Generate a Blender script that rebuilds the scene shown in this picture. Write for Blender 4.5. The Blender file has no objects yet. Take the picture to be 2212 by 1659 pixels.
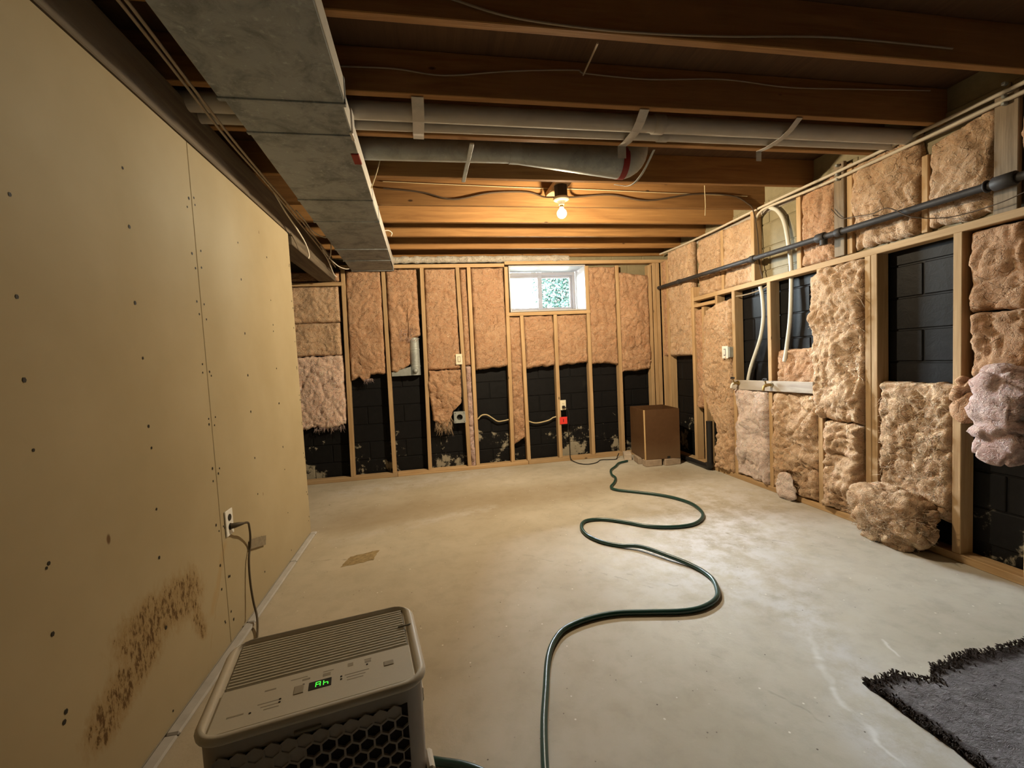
import bpy, math, random
from mathutils import Vector, Matrix, noise
random.seed(7)
SC = bpy.context.scene
COL = SC.collection
PI = math.pi

# ------------------------------------------------------------------ camera
def make_camera():
    yaw, pitch, roll = -0.177106834, 0.0555290796, -0.0506788928
    base = Matrix(((1, 0, 0), (0, 0, -1), (0, 1, 0)))
    ca, sa = math.cos(yaw), math.sin(yaw)
    cb, sb = math.cos(pitch), math.sin(pitch)
    cg, sg = math.cos(roll), math.sin(roll)
    Ry = Matrix(((ca, 0, sa), (0, 1, 0), (-sa, 0, ca)))
    Rx = Matrix(((1, 0, 0), (0, cb, -sb), (0, sb, cb)))
    Rz = Matrix(((cg, -sg, 0), (sg, cg, 0), (0, 0, 1)))
    M = Rz @ Rx @ Ry @ base
    cd = bpy.data.cameras.new('camera')
    co = bpy.data.objects.new('camera', cd)
    COL.objects.link(co)
    r, d, f = M[0], M[1], M[2]
    rot = Matrix(((r[0], -d[0], -f[0]), (r[1], -d[1], -f[1]), (r[2], -d[2], -f[2])))
    co.matrix_world = Matrix.Translation((0, 0, 1.25)) @ rot.to_4x4()
    cd.sensor_fit = 'HORIZONTAL'
    cd.sensor_width = 36.0
    cd.lens = 945.661 * 36.0 / 2212.0
    cd.clip_start = 0.02
    SC.camera = co
make_camera()

# ------------------------------------------------------------------ exposure, sky
SC.view_settings.view_transform = 'Standard'
SC.view_settings.look = 'None'
SC.view_settings.exposure = 0.0
SC.view_settings.gamma = 1.0
SC.view_settings.use_curve_mapping = False
SC.cycles.use_denoising = True
SC.cycles.max_bounces = 8
SC.cycles.diffuse_bounces = 3
SC.cycles.sample_clamp_indirect = 6.0

SKY_STRENGTH = 290.0
BULB_POWER = 330.0
LAMP_BACK = 0.28
world = bpy.data.worlds.new('overcast_sky')
SC.world = world
world.use_nodes = True
bg = world.node_tree.nodes['Background']
bg.inputs['Color'].default_value = (0.86, 0.93, 1.0, 1)
bg.inputs['Strength'].default_value = SKY_STRENGTH

def window_portal():
    ld = bpy.data.lights.new('window_portal', 'AREA')
    ld.shape = 'RECTANGLE'
    ld.size, ld.size_y = 0.92, 0.54
    ld.cycles.is_portal = True
    lo = bpy.data.objects.new('window_portal', ld)
    lo.location = (1.39, 5.47, 2.06)
    lo.rotation_euler = (-PI / 2, 0, 0)      # faces into the room (-Y)
    COL.objects.link(lo)
window_portal()

def hazy_sun():
    ld = bpy.data.lights.new('hazy_sun', 'SUN')
    ld.energy = 260.0
    ld.color = (0.87, 0.93, 1.0)
    ld.angle = math.radians(64)
    lo = bpy.data.objects.new('hazy_sun', ld)
    lo.rotation_euler = Vector((0.40, -2.0, -1.95)).to_track_quat('-Z', 'Y').to_euler()
    lo.location = (-3, 14, 9)
    COL.objects.link(lo)
hazy_sun()

# ------------------------------------------------------------------ node helpers
class NT:
    def __init__(s, name):
        s.m = bpy.data.materials.new(name)
        s.m.use_nodes = True
        s.t = s.m.node_tree
        s.b = s.t.nodes['Principled BSDF']
        s.pos = None
    def n(s, kind, **kw):
        nd = s.t.nodes.new('ShaderNode' + kind)
        for k, v in kw.items():
            setattr(nd, k, v)
        return nd
    def set(s, sock, v):
        if hasattr(v, 'is_linked') or hasattr(v, 'links'):
            s.t.links.new(v, sock)
        else:
            sock.default_value = v
    def P(s):                                    # world position
        if s.pos is None:
            s.pos = s.n('NewGeometry').outputs['Position']
        return s.pos
    def O(s):
        return s.n('TexCoord').outputs['Object']
    def rand(s):
        return s.n('ObjectInfo').outputs['Random']
    def math(s, op, a, b=0.0, c=0.0, clamp=False):
        nd = s.n('Math', operation=op, use_clamp=clamp)
        s.set(nd.inputs[0], a); s.set(nd.inputs[1], b); s.set(nd.inputs[2], c)
        return nd.outputs[0]
    def vm(s, op, a, b=(0, 0, 0)):
        nd = s.n('VectorMath', operation=op)
        s.set(nd.inputs[0], a)
        if op == 'SCALE':
            s.set(nd.inputs['Scale'], b)
        else:
            s.set(nd.inputs[1], b)
        return nd.outputs[1] if op in ('DOT_PRODUCT', 'LENGTH', 'DISTANCE') else nd.outputs[0]
    def sep(s, v):
        nd = s.n('SeparateXYZ'); s.set(nd.inputs[0], v); return nd.outputs
    def noise(s, vec, scale, detail=4.0, rough=0.55, dist=0.0):
        nd = s.n('TexNoise')
        s.set(nd.inputs['Vector'], vec)
        nd.inputs['Scale'].default_value = scale
        nd.inputs['Detail'].default_value = detail
        nd.inputs['Roughness'].default_value = rough
        nd.inputs['Distortion'].default_value = dist
        return nd.outputs['Fac']
    def voro(s, vec, scale, feature='F1'):
        nd = s.n('TexVoronoi', feature=feature)
        s.set(nd.inputs['Vector'], vec); nd.inputs['Scale'].default_value = scale
        return nd.outputs['Distance']
    def ramp(s, fac, stops):
        nd = s.n('ValToRGB'); s.set(nd.inputs[0], fac)
        cr = nd.color_ramp
        while len(cr.elements) < len(stops):
            cr.elements.new(0.5)
        for e, (p, c) in zip(cr.elements, stops):
            e.position = p
            e.color = (c, c, c, 1) if isinstance(c, (int, float)) else (*c, 1)
        return nd.outputs[0]
    def step(s, v, lo, hi):                     # smooth 0..1
        nd = s.n('MapRange', interpolation_type='SMOOTHSTEP')
        s.set(nd.inputs[0], v)
        nd.inputs[1].default_value = lo; nd.inputs[2].default_value = hi
        return nd.outputs[0]
    def mix(s, fac, a, b, mode='MIX'):
        nd = s.n('Mix', data_type='RGBA', blend_type=mode)
        s.set(nd.inputs[0], fac)
        for i, v in ((6, a), (7, b)):
            if isinstance(v, tuple) and len(v) == 3:
                v = (*v, 1)
            s.set(nd.inputs[i], v)
        return nd.outputs[2]
    def seg(s, a, b, w0, w1):                   # mask: 1 near the segment a-b, 0 beyond w1
        ax = (b[0] - a[0], b[1] - a[1], b[2] - a[2])
        L2 = ax[0] ** 2 + ax[1] ** 2 + ax[2] ** 2
        wob = s.vm('SCALE', s.vm('SUBTRACT', s.noisec(s.P(), 7.0), (0.5, 0.5, 0.5)), 0.10)
        p = s.vm('SUBTRACT', s.vm('ADD', s.P(), wob), a)
        t = s.math('DIVIDE', s.vm('DOT_PRODUCT', p, ax), L2, clamp=True)
        q = s.vm('SUBTRACT', p, s.vm('SCALE', ax, t))
        d = s.vm('LENGTH', q)
        nd = s.n('MapRange', interpolation_type='SMOOTHSTEP')
        s.set(nd.inputs[0], d)
        nd.inputs[1].default_value = w0; nd.inputs[2].default_value = w1
        nd.inputs[3].default_value = 1.0; nd.inputs[4].default_value = 0.0
        return nd.outputs[0]
    def noisec(s, vec, scale):
        nd = s.n('TexNoise'); s.set(nd.inputs['Vector'], vec)
        nd.inputs['Scale'].default_value = scale; nd.inputs['Detail'].default_value = 3
        return nd.outputs['Color']
    def map(s, vec, scale=(1, 1, 1), loc=(0, 0, 0)):
        nd = s.n('Mapping'); s.set(nd.inputs[0], vec)
        nd.inputs['Scale'].default_value = scale
        nd.inputs['Location'].default_value = loc
        return nd.outputs[0]
    def out(s, color, rough=0.8, metal=0.0, bump=None, strength=0.3, dist=0.01, spec=0.3):
        s.set(s.b.inputs['Base Color'], (*color, 1) if isinstance(color, tuple) else color)
        s.set(s.b.inputs['Roughness'], rough)
        s.set(s.b.inputs['Metallic'], metal)
        s.b.inputs['Specular IOR Level'].default_value = spec
        if bump is not None:
            nd = s.n('Bump')
            nd.inputs['Strength'].default_value = strength
            nd.inputs['Distance'].default_value = dist
            s.set(nd.inputs['Height'], bump)
            s.t.links.new(nd.outputs[0], s.b.inputs['Normal'])
        return s.m

def wood(name, axis, dark, light, knots=True):
    k = NT(name)
    sc = [14, 14, 14]; sc[axis] = 0.9
    off = k.n('CombineXYZ')
    r = k.math('MULTIPLY', k.rand(), 37.0)
    for i in range(3):
        k.set(off.inputs[i], r)
    v = k.vm('ADD', k.P(), off.outputs[0])
    g = k.noise(k.map(v, tuple(sc)), 2.2, 6, 0.6, 0.6)
    sc2 = [60, 60, 60]; sc2[axis] = 2.0
    fine = k.noise(k.map(v, tuple(sc2)), 2.0, 4, 0.6)
    c = k.ramp(g, [(0.3, dark), (0.68, light)])
    c = k.mix(k.math('MULTIPLY', fine, 0.35), c, tuple(x * 0.55 for x in dark))
    big = k.noise(v, 1.7, 3)
    c = k.mix(k.step(big, 0.5, 0.75), c, tuple(x * 0.72 for x in light), 'MIX')
    if knots:
        sk = [6, 6, 6]; sk[axis] = 2.6
        kn = k.voro(k.map(v, tuple(sk)), 1.0)
        c = k.mix(k.step(kn, 0.065, 0.03), c, tuple(x * 0.3 for x in dark))
    br = k.n('HueSaturation')
    k.set(br.inputs['Color'], c)
    k.set(br.inputs['Value'], k.math('ADD', k.math('MULTIPLY', k.rand(), 0.25), 0.88))
    return k.out(br.outputs[0], 0.75, 0, fine, 0.25, 0.004)

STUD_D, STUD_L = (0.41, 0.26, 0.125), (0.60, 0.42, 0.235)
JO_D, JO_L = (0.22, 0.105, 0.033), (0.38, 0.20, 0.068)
M = {}
M['stud_x'] = wood('pine_x', 0, STUD_D, STUD_L)
M['stud_y'] = wood('pine_y', 1, STUD_D, STUD_L)
M['stud_z'] = wood('pine_z', 2, STUD_D, STUD_L)
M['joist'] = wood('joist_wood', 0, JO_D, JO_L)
M['old_z'] = wood('weathered_board_z', 2, (0.16, 0.12, 0.08), (0.36, 0.28, 0.19))
M['old_y'] = wood('weathered_board_y', 1, (0.30, 0.26, 0.22), (0.55, 0.50, 0.44))
M['beam'] = wood('beam_wood', 1, (0.09, 0.07, 0.05), (0.21, 0.17, 0.12), False)
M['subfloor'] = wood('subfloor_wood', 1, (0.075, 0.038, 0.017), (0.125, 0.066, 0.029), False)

def insulation(name, lo, hi, pale):
    k = NT(name)
    v = k.P()
    w = k.noise(v, 7, 5, 0.6, 1.5)
    f = k.noise(v, 60, 5, 0.7, 2.0)
    f2 = k.noise(v, 24, 4, 0.6, 2.5)
    c = k.ramp(w, [(0.30, lo), (0.68, hi)])
    c = k.mix(k.math('MULTIPLY', k.step(f2, 0.50, 0.72), 0.7), c, pale)
    # tangled glass strands: contour lines of a swirled noise, pale strands plus dark lines that paint shade into folds
    def strands(scale, dist, w_):
        n_ = k.noise(v, scale, 2, 0.5, dist)
        return k.step(k.math('ABSOLUTE', k.math('SUBTRACT', n_, 0.5)), w_, 0.0)
    s1 = strands(13, 2.2, 0.022)
    s2 = strands(21, 3.0, 0.030)
    s3 = strands(8, 1.6, 0.016)
    c = k.mix(k.math('MULTIPLY', s2, 0.45), c, tuple(x * 0.55 for x in lo))
    c = k.mix(k.math('MULTIPLY', s3, 0.50), c, tuple(x * 0.42 for x in lo))
    c = k.mix(k.math('MULTIPLY', s1, 0.75), c, tuple(min(1, x * 1.12) for x in pale))
    c = k.mix(k.math('MULTIPLY', k.step(f, 0.45, 0.28), 0.6), c, tuple(x * 0.6 for x in lo))
    h = k.math('ADD', k.math('MULTIPLY', f, 0.5), k.math('ADD', k.math('MULTIPLY', f2, 0.8), k.math('SUBTRACT', k.math('MULTIPLY', s1, 0.35), k.math('MULTIPLY', s3, 0.5))))
    k.b.inputs['Subsurface Weight'].default_value = 0.35
    k.b.inputs['Subsurface Radius'].default_value = (1.0, 0.7, 0.5)
    k.b.inputs['Subsurface Scale'].default_value = 0.012
    return k.out(c, 0.95, 0, h, 0.8, 0.016, 0.05)
M['ins'] = insulation('fibreglass_orange', (0.462, 0.259, 0.147), (0.588, 0.378, 0.238), (0.630, 0.448, 0.308))
M['ins_tan'] = insulation('fibreglass_tan', (0.527, 0.335, 0.199), (0.686, 0.495, 0.335), (0.734, 0.575, 0.423))
M['ins_pink'] = insulation('fibreglass_pink', (0.490, 0.308, 0.266), (0.630, 0.476, 0.434), (0.658, 0.560, 0.532))
M['ins_pale'] = insulation('fibreglass_pale_pink', (0.70, 0.55, 0.50), (0.86, 0.74, 0.70), (0.92, 0.85, 0.82))
M['ins_peach'] = insulation('fibreglass_peach', (0.70, 0.48, 0.37), (0.88, 0.66, 0.54), (0.94, 0.80, 0.70))
M['ins_white'] = insulation('fibreglass_pale', (0.490, 0.434, 0.350), (0.588, 0.546, 0.476), (0.630, 0.602, 0.560))

def block_mat():
    k = NT('block_black_paint')
    v = k.P()
    z = k.sep(v)[2]
    n1 = k.noise(v, 3.1, 5, 0.62, 0.4)
    n2 = k.noise(v, 15, 6, 0.7, 0.5)
    low = k.step(z, 0.85, 0.05)
    wear = k.math('ADD', k.math('ADD', n1, k.math('MULTIPLY', n2, 0.45)), k.math('MULTIPLY', low, 0.24))
    peel = k.step(wear, 0.985, 1.06)
    black = k.mix(n2, (0.0045, 0.0045, 0.005), (0.012, 0.012, 0.013))
    dusty = k.mix(k.step(k.noise(v, 5, 4, 0.7), 0.60, 0.85), black, (0.02, 0.0195, 0.018))
    bare = k.mix(n2, (0.22, 0.20, 0.15), (0.44, 0.40, 0.31))
    c = k.mix(k.math('MULTIPLY', peel, 0.85), dusty, bare)
    up = k.step(k.math('ADD', z, k.math('MULTIPLY', n1, 0.05)), 1.845, 1.86)
    olive = k.mix(n2, (0.17, 0.145, 0.085), (0.32, 0.275, 0.17))
    c = k.mix(up, c, olive)
    rough = k.math('ADD', k.math('MULTIPLY', peel, 0.35), 0.5)
    return k.out(c, rough, 0, n2, 0.35, 0.006, 0.15)
M['block'] = block_mat()

def floor_mat():
    k = NT('concrete_floor')
    v = k.P()
    n1 = k.noise(v, 1.3, 6, 0.6, 0.3)
    n2 = k.noise(v, 9, 6, 0.65, 0.2)
    n3 = k.noise(v, 90, 3, 0.6)
    c = k.ramp(n1, [(0.30, (0.400, 0.365, 0.292)), (0.66, (0.545, 0.516, 0.447))])
    c = k.mix(k.math('MULTIPLY', k.step(n2, 0.42, 0.72), 0.22), c, (0.180, 0.162, 0.132))
    c = k.mix(k.math('MULTIPLY', k.step(k.math('ADD', k.sep(v)[0], k.math('MULTIPLY', n1, 0.8)), 1.9, 0.7), 0.35), c, (0.42, 0.335, 0.21))
    # brown trodden band across the room and dusty chalky drifts, the widest with daylight painted in
    c = k.mix(k.math('MULTIPLY', k.seg((-0.6, 3.75, 0), (2.3, 4.05, 0), 0.05, 0.55), 0.55), c, (0.240, 0.180, 0.102))
    chalk_daylight = (0.66, 0.66, 0.68)
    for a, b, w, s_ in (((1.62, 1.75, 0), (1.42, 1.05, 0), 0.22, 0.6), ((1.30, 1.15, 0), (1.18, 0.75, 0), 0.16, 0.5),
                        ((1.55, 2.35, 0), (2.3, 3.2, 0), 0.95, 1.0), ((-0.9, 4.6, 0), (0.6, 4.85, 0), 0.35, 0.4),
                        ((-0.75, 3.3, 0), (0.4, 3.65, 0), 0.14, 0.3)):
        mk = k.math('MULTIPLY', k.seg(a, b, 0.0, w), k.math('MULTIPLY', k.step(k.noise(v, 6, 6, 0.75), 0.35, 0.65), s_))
        c = k.mix(mk, c, chalk_daylight)
    # scratches, cracks
    white = (0.80, 0.80, 0.79)
    for a, b, w, s_, col in (((1.585, 1.66, 0), (1.44, 1.46, 0), 0.020, 0.35, white), ((1.44, 1.46, 0), (1.35, 1.305, 0), 0.022, 0.4, white),
                             ((1.35, 1.305, 0), (1.335, 1.216, 0), 0.022, 0.5, white), ((1.335, 1.216, 0), (1.31, 1.10, 0), 0.020, 0.6, white),
                             ((1.31, 1.10, 0), (1.28, 0.85, 0), 0.012, 0.6, white), ((1.79, 1.49, 0), (1.735, 1.39, 0), 0.012, 0.6, white),
                             ((1.75, 2.75, 0), (2.35, 2.2, 0), 0.010, 0.5, (0.2, 0.18, 0.15)),
                             ((-0.85, 3.0, 0), (-0.6, 2.95, 0), 0.012, 0.6, (0.2, 0.17, 0.12)),
                             ((0.5, 2.7, 0), (1.1, 2.1, 0), 0.008, 0.35, (0.2, 0.18, 0.15)),
                             ((1.0, 2.3, 0), (1.25, 2.05, 0), 0.008, 0.4, (0.2, 0.18, 0.15)),
                             ((1.05, 1.6, 0), (1.2, 1.2, 0), 0.008, 0.35, (0.2, 0.18, 0.15))):
        c = k.mix(k.math('MULTIPLY', k.seg(a, b, 0.0, w), s_), c, col)
    # halo round the patch
    d = k.vm('DISTANCE', k.vm('MULTIPLY', v, (1, 1.0, 0)), (-0.54, 2.95, 0))
    ring = k.math('MULTIPLY', k.step(d, 0.12, 0.3), k.step(d, 0.75, 0.3))
    c = k.mix(k.math('MULTIPLY', ring, k.math('MULTIPLY', n2, 0.45)), c, (0.38, 0.36, 0.29))
    # specks
    sp = k.voro(v, 26)
    c = k.mix(k.math('MULTIPLY', k.step(sp, 0.10, 0.05), k.step(n2, 0.50, 0.6)), c, (0.12, 0.10, 0.08))
    sp3 = k.voro(k.vm('ADD', k.vm('ADD', v, k.vm('SCALE', k.noisec(v, 30.0), 0.03)), (1.1, 0.6, 0)), 3.1)
    c = k.mix(k.math('MULTIPLY', k.step(sp3, 0.026, 0.016), 0.85), c, (0.06, 0.045, 0.035))
    sp2 = k.voro(k.vm('ADD', v, (3.3, 1.7, 0)), 17)
    c = k.mix(k.math('MULTIPLY', k.step(sp2, 0.09, 0.05), k.step(n2, 0.45, 0.55)), c, (0.72, 0.70, 0.62))
    h = k.math('ADD', k.math('MULTIPLY', n2, 1.0), k.math('MULTIPLY', n3, 0.25))
    return k.out(c, k.math('ADD', k.math('MULTIPLY', n2, 0.3), 0.55), 0, h, 0.30, 0.006, 0.35)
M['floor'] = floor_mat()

def drywall_mat():
    k = NT('bare_drywall_paper')
    v = k.P()
    y, z = k.sep(v)[1], k.sep(v)[2]
    n1 = k.noise(v, 2.0, 4)
    c = k.ramp(n1, [(0.3, (0.385, 0.318, 0.195)), (0.7, (0.435, 0.366, 0.236))])
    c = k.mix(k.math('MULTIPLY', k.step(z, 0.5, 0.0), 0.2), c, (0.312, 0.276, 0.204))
    # mould: slanting patch, streaked upward
    big = k.math('MAXIMUM', k.math('MAXIMUM', k.seg((0, 1.55, 0.42), (0, 1.88, 0.40), 0.03, 0.20),
                                   k.seg((0, 1.40, 0.27), (0, 1.62, 0.34), 0.03, 0.15)),
                 k.seg((0, 1.88, 0.42), (0, 1.95, 0.20), 0.0, 0.10))
    # the segment masks are in the plane X=-0.99
    st = k.noise(k.map(v, (1, 44, 17)), 1.0, 6, 0.75, 0.4)
    st2 = k.noise(k.map(v, (1, 90, 40)), 1.0, 4, 0.7)
    m = k.math('ADD', k.math('MULTIPLY', big, 0.42), k.math('ADD', k.math('MULTIPLY', st, 0.75), k.math('MULTIPLY', st2, 0.30)))
    soft = k.step(m, 0.68, 0.96)
    hard = k.step(k.math('ADD', m, k.math('MULTIPLY', st2, 0.18)), 1.0, 1.12)
    c = k.mix(k.math('MULTIPLY', soft, k.math('MULTIPLY', big, 0.65)), c, (0.30, 0.19, 0.07))
    c = k.mix(k.math('MULTIPLY', hard, k.math('MULTIPLY', k.step(big, 0.15, 0.5), 0.9)), c, (0.085, 0.045, 0.016))
    # drip stains below the outlet
    c = k.mix(k.math('MULTIPLY', k.seg((0, 2.17, 0.47), (0, 2.03, 0.25), 0.004, 0.035), 0.35), c, (0.40, 0.26, 0.10))
    c = k.mix(k.math('MULTIPLY', k.seg((0, 2.17, 0.47), (0, 1.95, 0.01), 0.0, 0.007), 0.5), c, (0.33, 0.24, 0.12))
    # scattered scuffs
    sp = k.voro(k.map(v, (1, 5, 2.6)), 1.0)
    c = k.mix(k.step(sp, 0.055, 0.03), c, (0.16, 0.10, 0.05))
    return k.out(c, 0.85, 0, k.noise(v, 160, 2), 0.05, 0.002, 0.2)
# move seg points onto the wall plane
_seg = NT.seg
def drywall_seg(self, a, b, w0, w1):
    return _seg(self, (-0.99, a[1], a[2]), (-0.99, b[1], b[2]), w0, w1)
NT.seg = drywall_seg
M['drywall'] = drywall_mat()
NT.seg = _seg

def metal_mat(name, base, rough=0.45, metal=0.8, blot=0.5):
    k = NT(name)
    v = k.P()
    n1 = k.noise(v, 7, 6, 0.7, 0.5)
    n2 = k.noise(v, 40, 4, 0.7)
    c = k.mix(k.math('MULTIPLY', k.step(n1, 0.40, 0.70), blot), base, tuple(x * 0.45 for x in base))
    c = k.mix(k.math('MULTIPLY', k.step(n2, 0.55, 0.75), blot * 0.7), c, tuple(min(1, x * 1.6) for x in base))
    return k.out(c, k.math('ADD', k.math('MULTIPLY', n1, 0.3), rough), metal, n2, 0.05, 0.002)
M['duct'] = metal_mat('dull_galvanised', (0.285, 0.31, 0.32), 0.55, 0.12, 0.85)
M['duct_edge'] = metal_mat('bright_galvanised', (0.58, 0.57, 0.53), 0.4, 0.4, 0.2)
M['galv'] = metal_mat('galvanised', (0.38, 0.41, 0.40), 0.4, 0.35, 0.5)
M['strap'] = metal_mat('strap_steel', (0.50, 0.48, 0.45), 0.5, 0.4, 0.3)
M['iron'] = metal_mat('black_iron', (0.050, 0.047, 0.047), 0.45, 0.3, 0.5)
M['brass'] = metal_mat('old_brass', (0.42, 0.31, 0.13), 0.4, 0.8, 0.4)

def plain(name, col, rough=0.6, metal=0.0, var=0.12, scale=12, bump=0.05, spec=0.3):
    k = NT(name)
    n = k.noise(k.P(), scale, 4)
    c = k.mix(n, tuple(x * (1 - var) for x in col), tuple(min(1, x * (1 + var)) for x in col))
    return k.out(c, rough, metal, n, bump, 0.003, spec)
M['pvc'] = plain('grey_white_pipe', (0.50, 0.47, 0.42), 0.8, 0, 0.2, 8, 0.05, 0.1)
M['pex'] = plain('pale_plastic_pipe', (0.62, 0.62, 0.56), 0.4, 0, 0.08)
M['water'] = plain('painted_water_pipe', (0.56, 0.50, 0.40), 0.45, 0, 0.2, 10)
M['abs'] = plain('black_plastic_pipe', (0.012, 0.012, 0.013), 0.4, 0, 0.2, 12, 0.05, 0.5)
M['hose'] = plain('green_hose_rubber', (0.008, 0.050, 0.042), 0.32, 0, 0.25, 20, 0.03, 0.6)
M['ivory'] = plain('ivory_plastic', (0.80, 0.75, 0.58), 0.4, 0, 0.05)
M['white_plate'] = plain('white_plastic', (0.82, 0.83, 0.80), 0.4, 0, 0.05)
M['dark'] = plain('dark_slot', (0.02, 0.018, 0.015), 0.6)
M['red'] = plain('red_card', (0.75, 0.045, 0.035), 0.6, 0, 0.08)
M['redtape'] = plain('red_tape', (0.22, 0.02, 0.015), 0.5)
M['foil'] = metal_mat('foil_tape', (0.75, 0.75, 0.73), 0.25, 0.9, 0.2)
M['cable_y'] = plain('yellowed_cable', (0.52, 0.43, 0.25), 0.5)
M['cable_g'] = plain('dusty_grey_cable', (0.34, 0.28, 0.21), 0.9, 0, 0.12, 12, 0.05, 0.05)
M['cable_d'] = plain('dark_cable', (0.075, 0.05, 0.03), 0.7)
M['cable_w'] = plain('white_cable', (0.62, 0.58, 0.50), 0.6)
M['cord'] = plain('grey_brown_cord', (0.085, 0.068, 0.045), 0.5)
M['tape'] = plain('masking_tape', (0.22, 0.185, 0.13), 0.5, 0, 0.5, 70)
M['brick'] = plain('worn_brick', (0.36, 0.285, 0.215), 0.9, 0, 0.35, 30, 0.5)
M['brick_pale'] = plain('pale_brick', (0.50, 0.42, 0.34), 0.9, 0, 0.35, 30, 0.5)
M['white_paint'] = plain('white_melamine', (0.46, 0.46, 0.48), 0.4, 0, 0.03)
M['vinyl'] = plain('grey_white_vinyl', (0.30, 0.30, 0.33), 0.4, 0, 0.04)
M['porcelain'] = plain('porcelain', (0.78, 0.70, 0.52), 0.25, 0, 0.05)
M['curb'] = plain('chalky_white_curb', (0.434, 0.427, 0.420), 0.9, 0, 0.25, 14, 0.4)
M['rough_patch'] = plain('crumbled_patch', (0.29, 0.22, 0.115), 0.95, 0, 0.6, 45, 1.0)
M['plastic'] = plain('beige_plastic', (0.72, 0.67, 0.57), 0.45, 0, 0.04, 200, 0.03)
M['plastic_panel'] = plain('beige_panel', (0.68, 0.64, 0.54), 0.5, 0, 0.04, 200, 0.03)
M['plastic_slat'] = plain('grey_beige_slat', (0.62, 0.585, 0.495), 0.5, 0, 0.04, 200, 0.03)
M['plastic_body'] = plain('mauve_grey_plastic', (0.42, 0.385, 0.35), 0.5, 0, 0.05, 200, 0.03)
M['print'] = plain('printed_grey', (0.25, 0.225, 0.175), 0.6)
M['grille_dark'] = plain('grille_hole_shade', (0.022, 0.016, 0.013), 0.9)
M['button'] = plain('button_grey', (0.40, 0.36, 0.285), 0.5)
M['soil'] = plain('garden_soil', (0.30, 0.27, 0.2), 0.9)
M['leaf'] = plain('dark_leaf', (0.009, 0.018, 0.016), 0.6, 0, 0.5, 9, 0.05, 0.05)
M['bark'] = plain('bark', (0.10, 0.08, 0.06), 0.9)
M['porous_plaster'] = plain('rear_block', (0.10, 0.09, 0.075), 0.9)

def box_mat():
    k = NT('brown_hardboard')
    v = k.P()
    n = k.noise(v, 30, 4)
    z = k.sep(v)[2]
    c = k.mix(n, (0.075, 0.036, 0.014), (0.10, 0.050, 0.022))
    c = k.mix(k.math('MULTIPLY', k.step(k.noise(v, 2.2, 4), 0.45, 0.7), 0.45), c, (0.15, 0.088, 0.045))
    c = k.mix(k.math('MULTIPLY', k.step(z, 0.30, 0.10), 0.25), c, (0.22, 0.15, 0.085))
    return k.out(c, 0.55, 0, n, 0.1, 0.002)
M['box'] = box_mat()
M['box_edge'] = plain('raw_card_edge', (0.58, 0.40, 0.20), 0.8)

def rug_mat():
    k = NT('worn_rug')
    v = k.P()
    x, y = k.sep(v)[0], k.sep(v)[1]
    n = k.noise(v, 12, 6, 0.75, 0.8)
    n2 = k.noise(v, 70, 3, 0.7)
    n4 = k.noise(k.map(v, (1, 1.6, 1)), 38, 4, 0.8, 1.0)
    f = k.math('ADD', k.math('MULTIPLY', n, 0.45), k.math('MULTIPLY', n4, 0.55))
    c = k.ramp(f, [(0.34, (0.045, 0.037, 0.036)), (0.42, (0.16, 0.15, 0.155)), (0.65, (0.27, 0.26, 0.275))])
    c = k.mix(k.math('MULTIPLY', k.step(k.voro(k.map(v, (1, 1.8, 1)), 24), 0.22, 0.10), k.step(n, 0.45, 0.6)), c, (0.03, 0.025, 0.025))
    edge = k.math('MAXIMUM', k.step(k.math('ADD', x, k.math('MULTIPLY', n, 0.06)), 1.575, 1.53),
                  k.step(k.math('ADD', y, k.math('MULTIPLY', n, -0.10)), 1.19, 1.23))
    c = k.mix(k.math('MULTIPLY', edge, 0.9), c, (0.030, 0.020, 0.017))
    return k.out(c, 0.95, 0, f, 1.0, 0.02, 0.05)
M['rug'] = rug_mat()
M['rug_dark'] = plain('rug_fringe', (0.035, 0.025, 0.022), 0.95)

def glass_mat():
    k = NT('window_glass')
    gl = k.n('BsdfGlossy'); gl.inputs['Roughness'].default_value = 0.02
    tr = k.n('BsdfTransparent'); tr.inputs[0].default_value = (0.93, 0.97, 0.96, 1)
    fr = k.n('Fresnel'); fr.inputs[0].default_value = 1.45
    mx = k.n('MixShader')
    k.t.links.new(fr.outputs[0], mx.inputs[0])
    k.t.links.new(tr.outputs[0], mx.inputs[1]); k.t.links.new(gl.outputs[0], mx.inputs[2])
    k.t.links.new(mx.outputs[0], k.t.nodes['Material Output'].inputs[0])
    return k.m
M['glass'] = glass_mat()

def bulb_mat():
    k = NT('glowing_bulb_glass')
    em = k.n('Emission'); em.inputs[0].default_value = (1.0, 0.84, 0.52, 1); em.inputs[1].default_value = 9.0
    tr = k.n('BsdfTransparent')
    ad = k.n('AddShader')
    k.t.links.new(em.outputs[0], ad.inputs[0]); k.t.links.new(tr.outputs[0], ad.inputs[1])
    k.t.links.new(ad.outputs[0], k.t.nodes['Material Output'].inputs[0])
    return k.m
M['bulb'] = bulb_mat()
def led_mat():
    k = NT('green_display_segments')
    k.b.inputs['Base Color'].default_value = (0.02, 0.2, 0.02, 1)
    k.b.inputs['Emission Color'].default_value = (0.08, 1.0, 0.06, 1)
    k.b.inputs['Emission Strength'].default_value = 1.1
    return k.m
M['led'] = led_mat()

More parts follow.
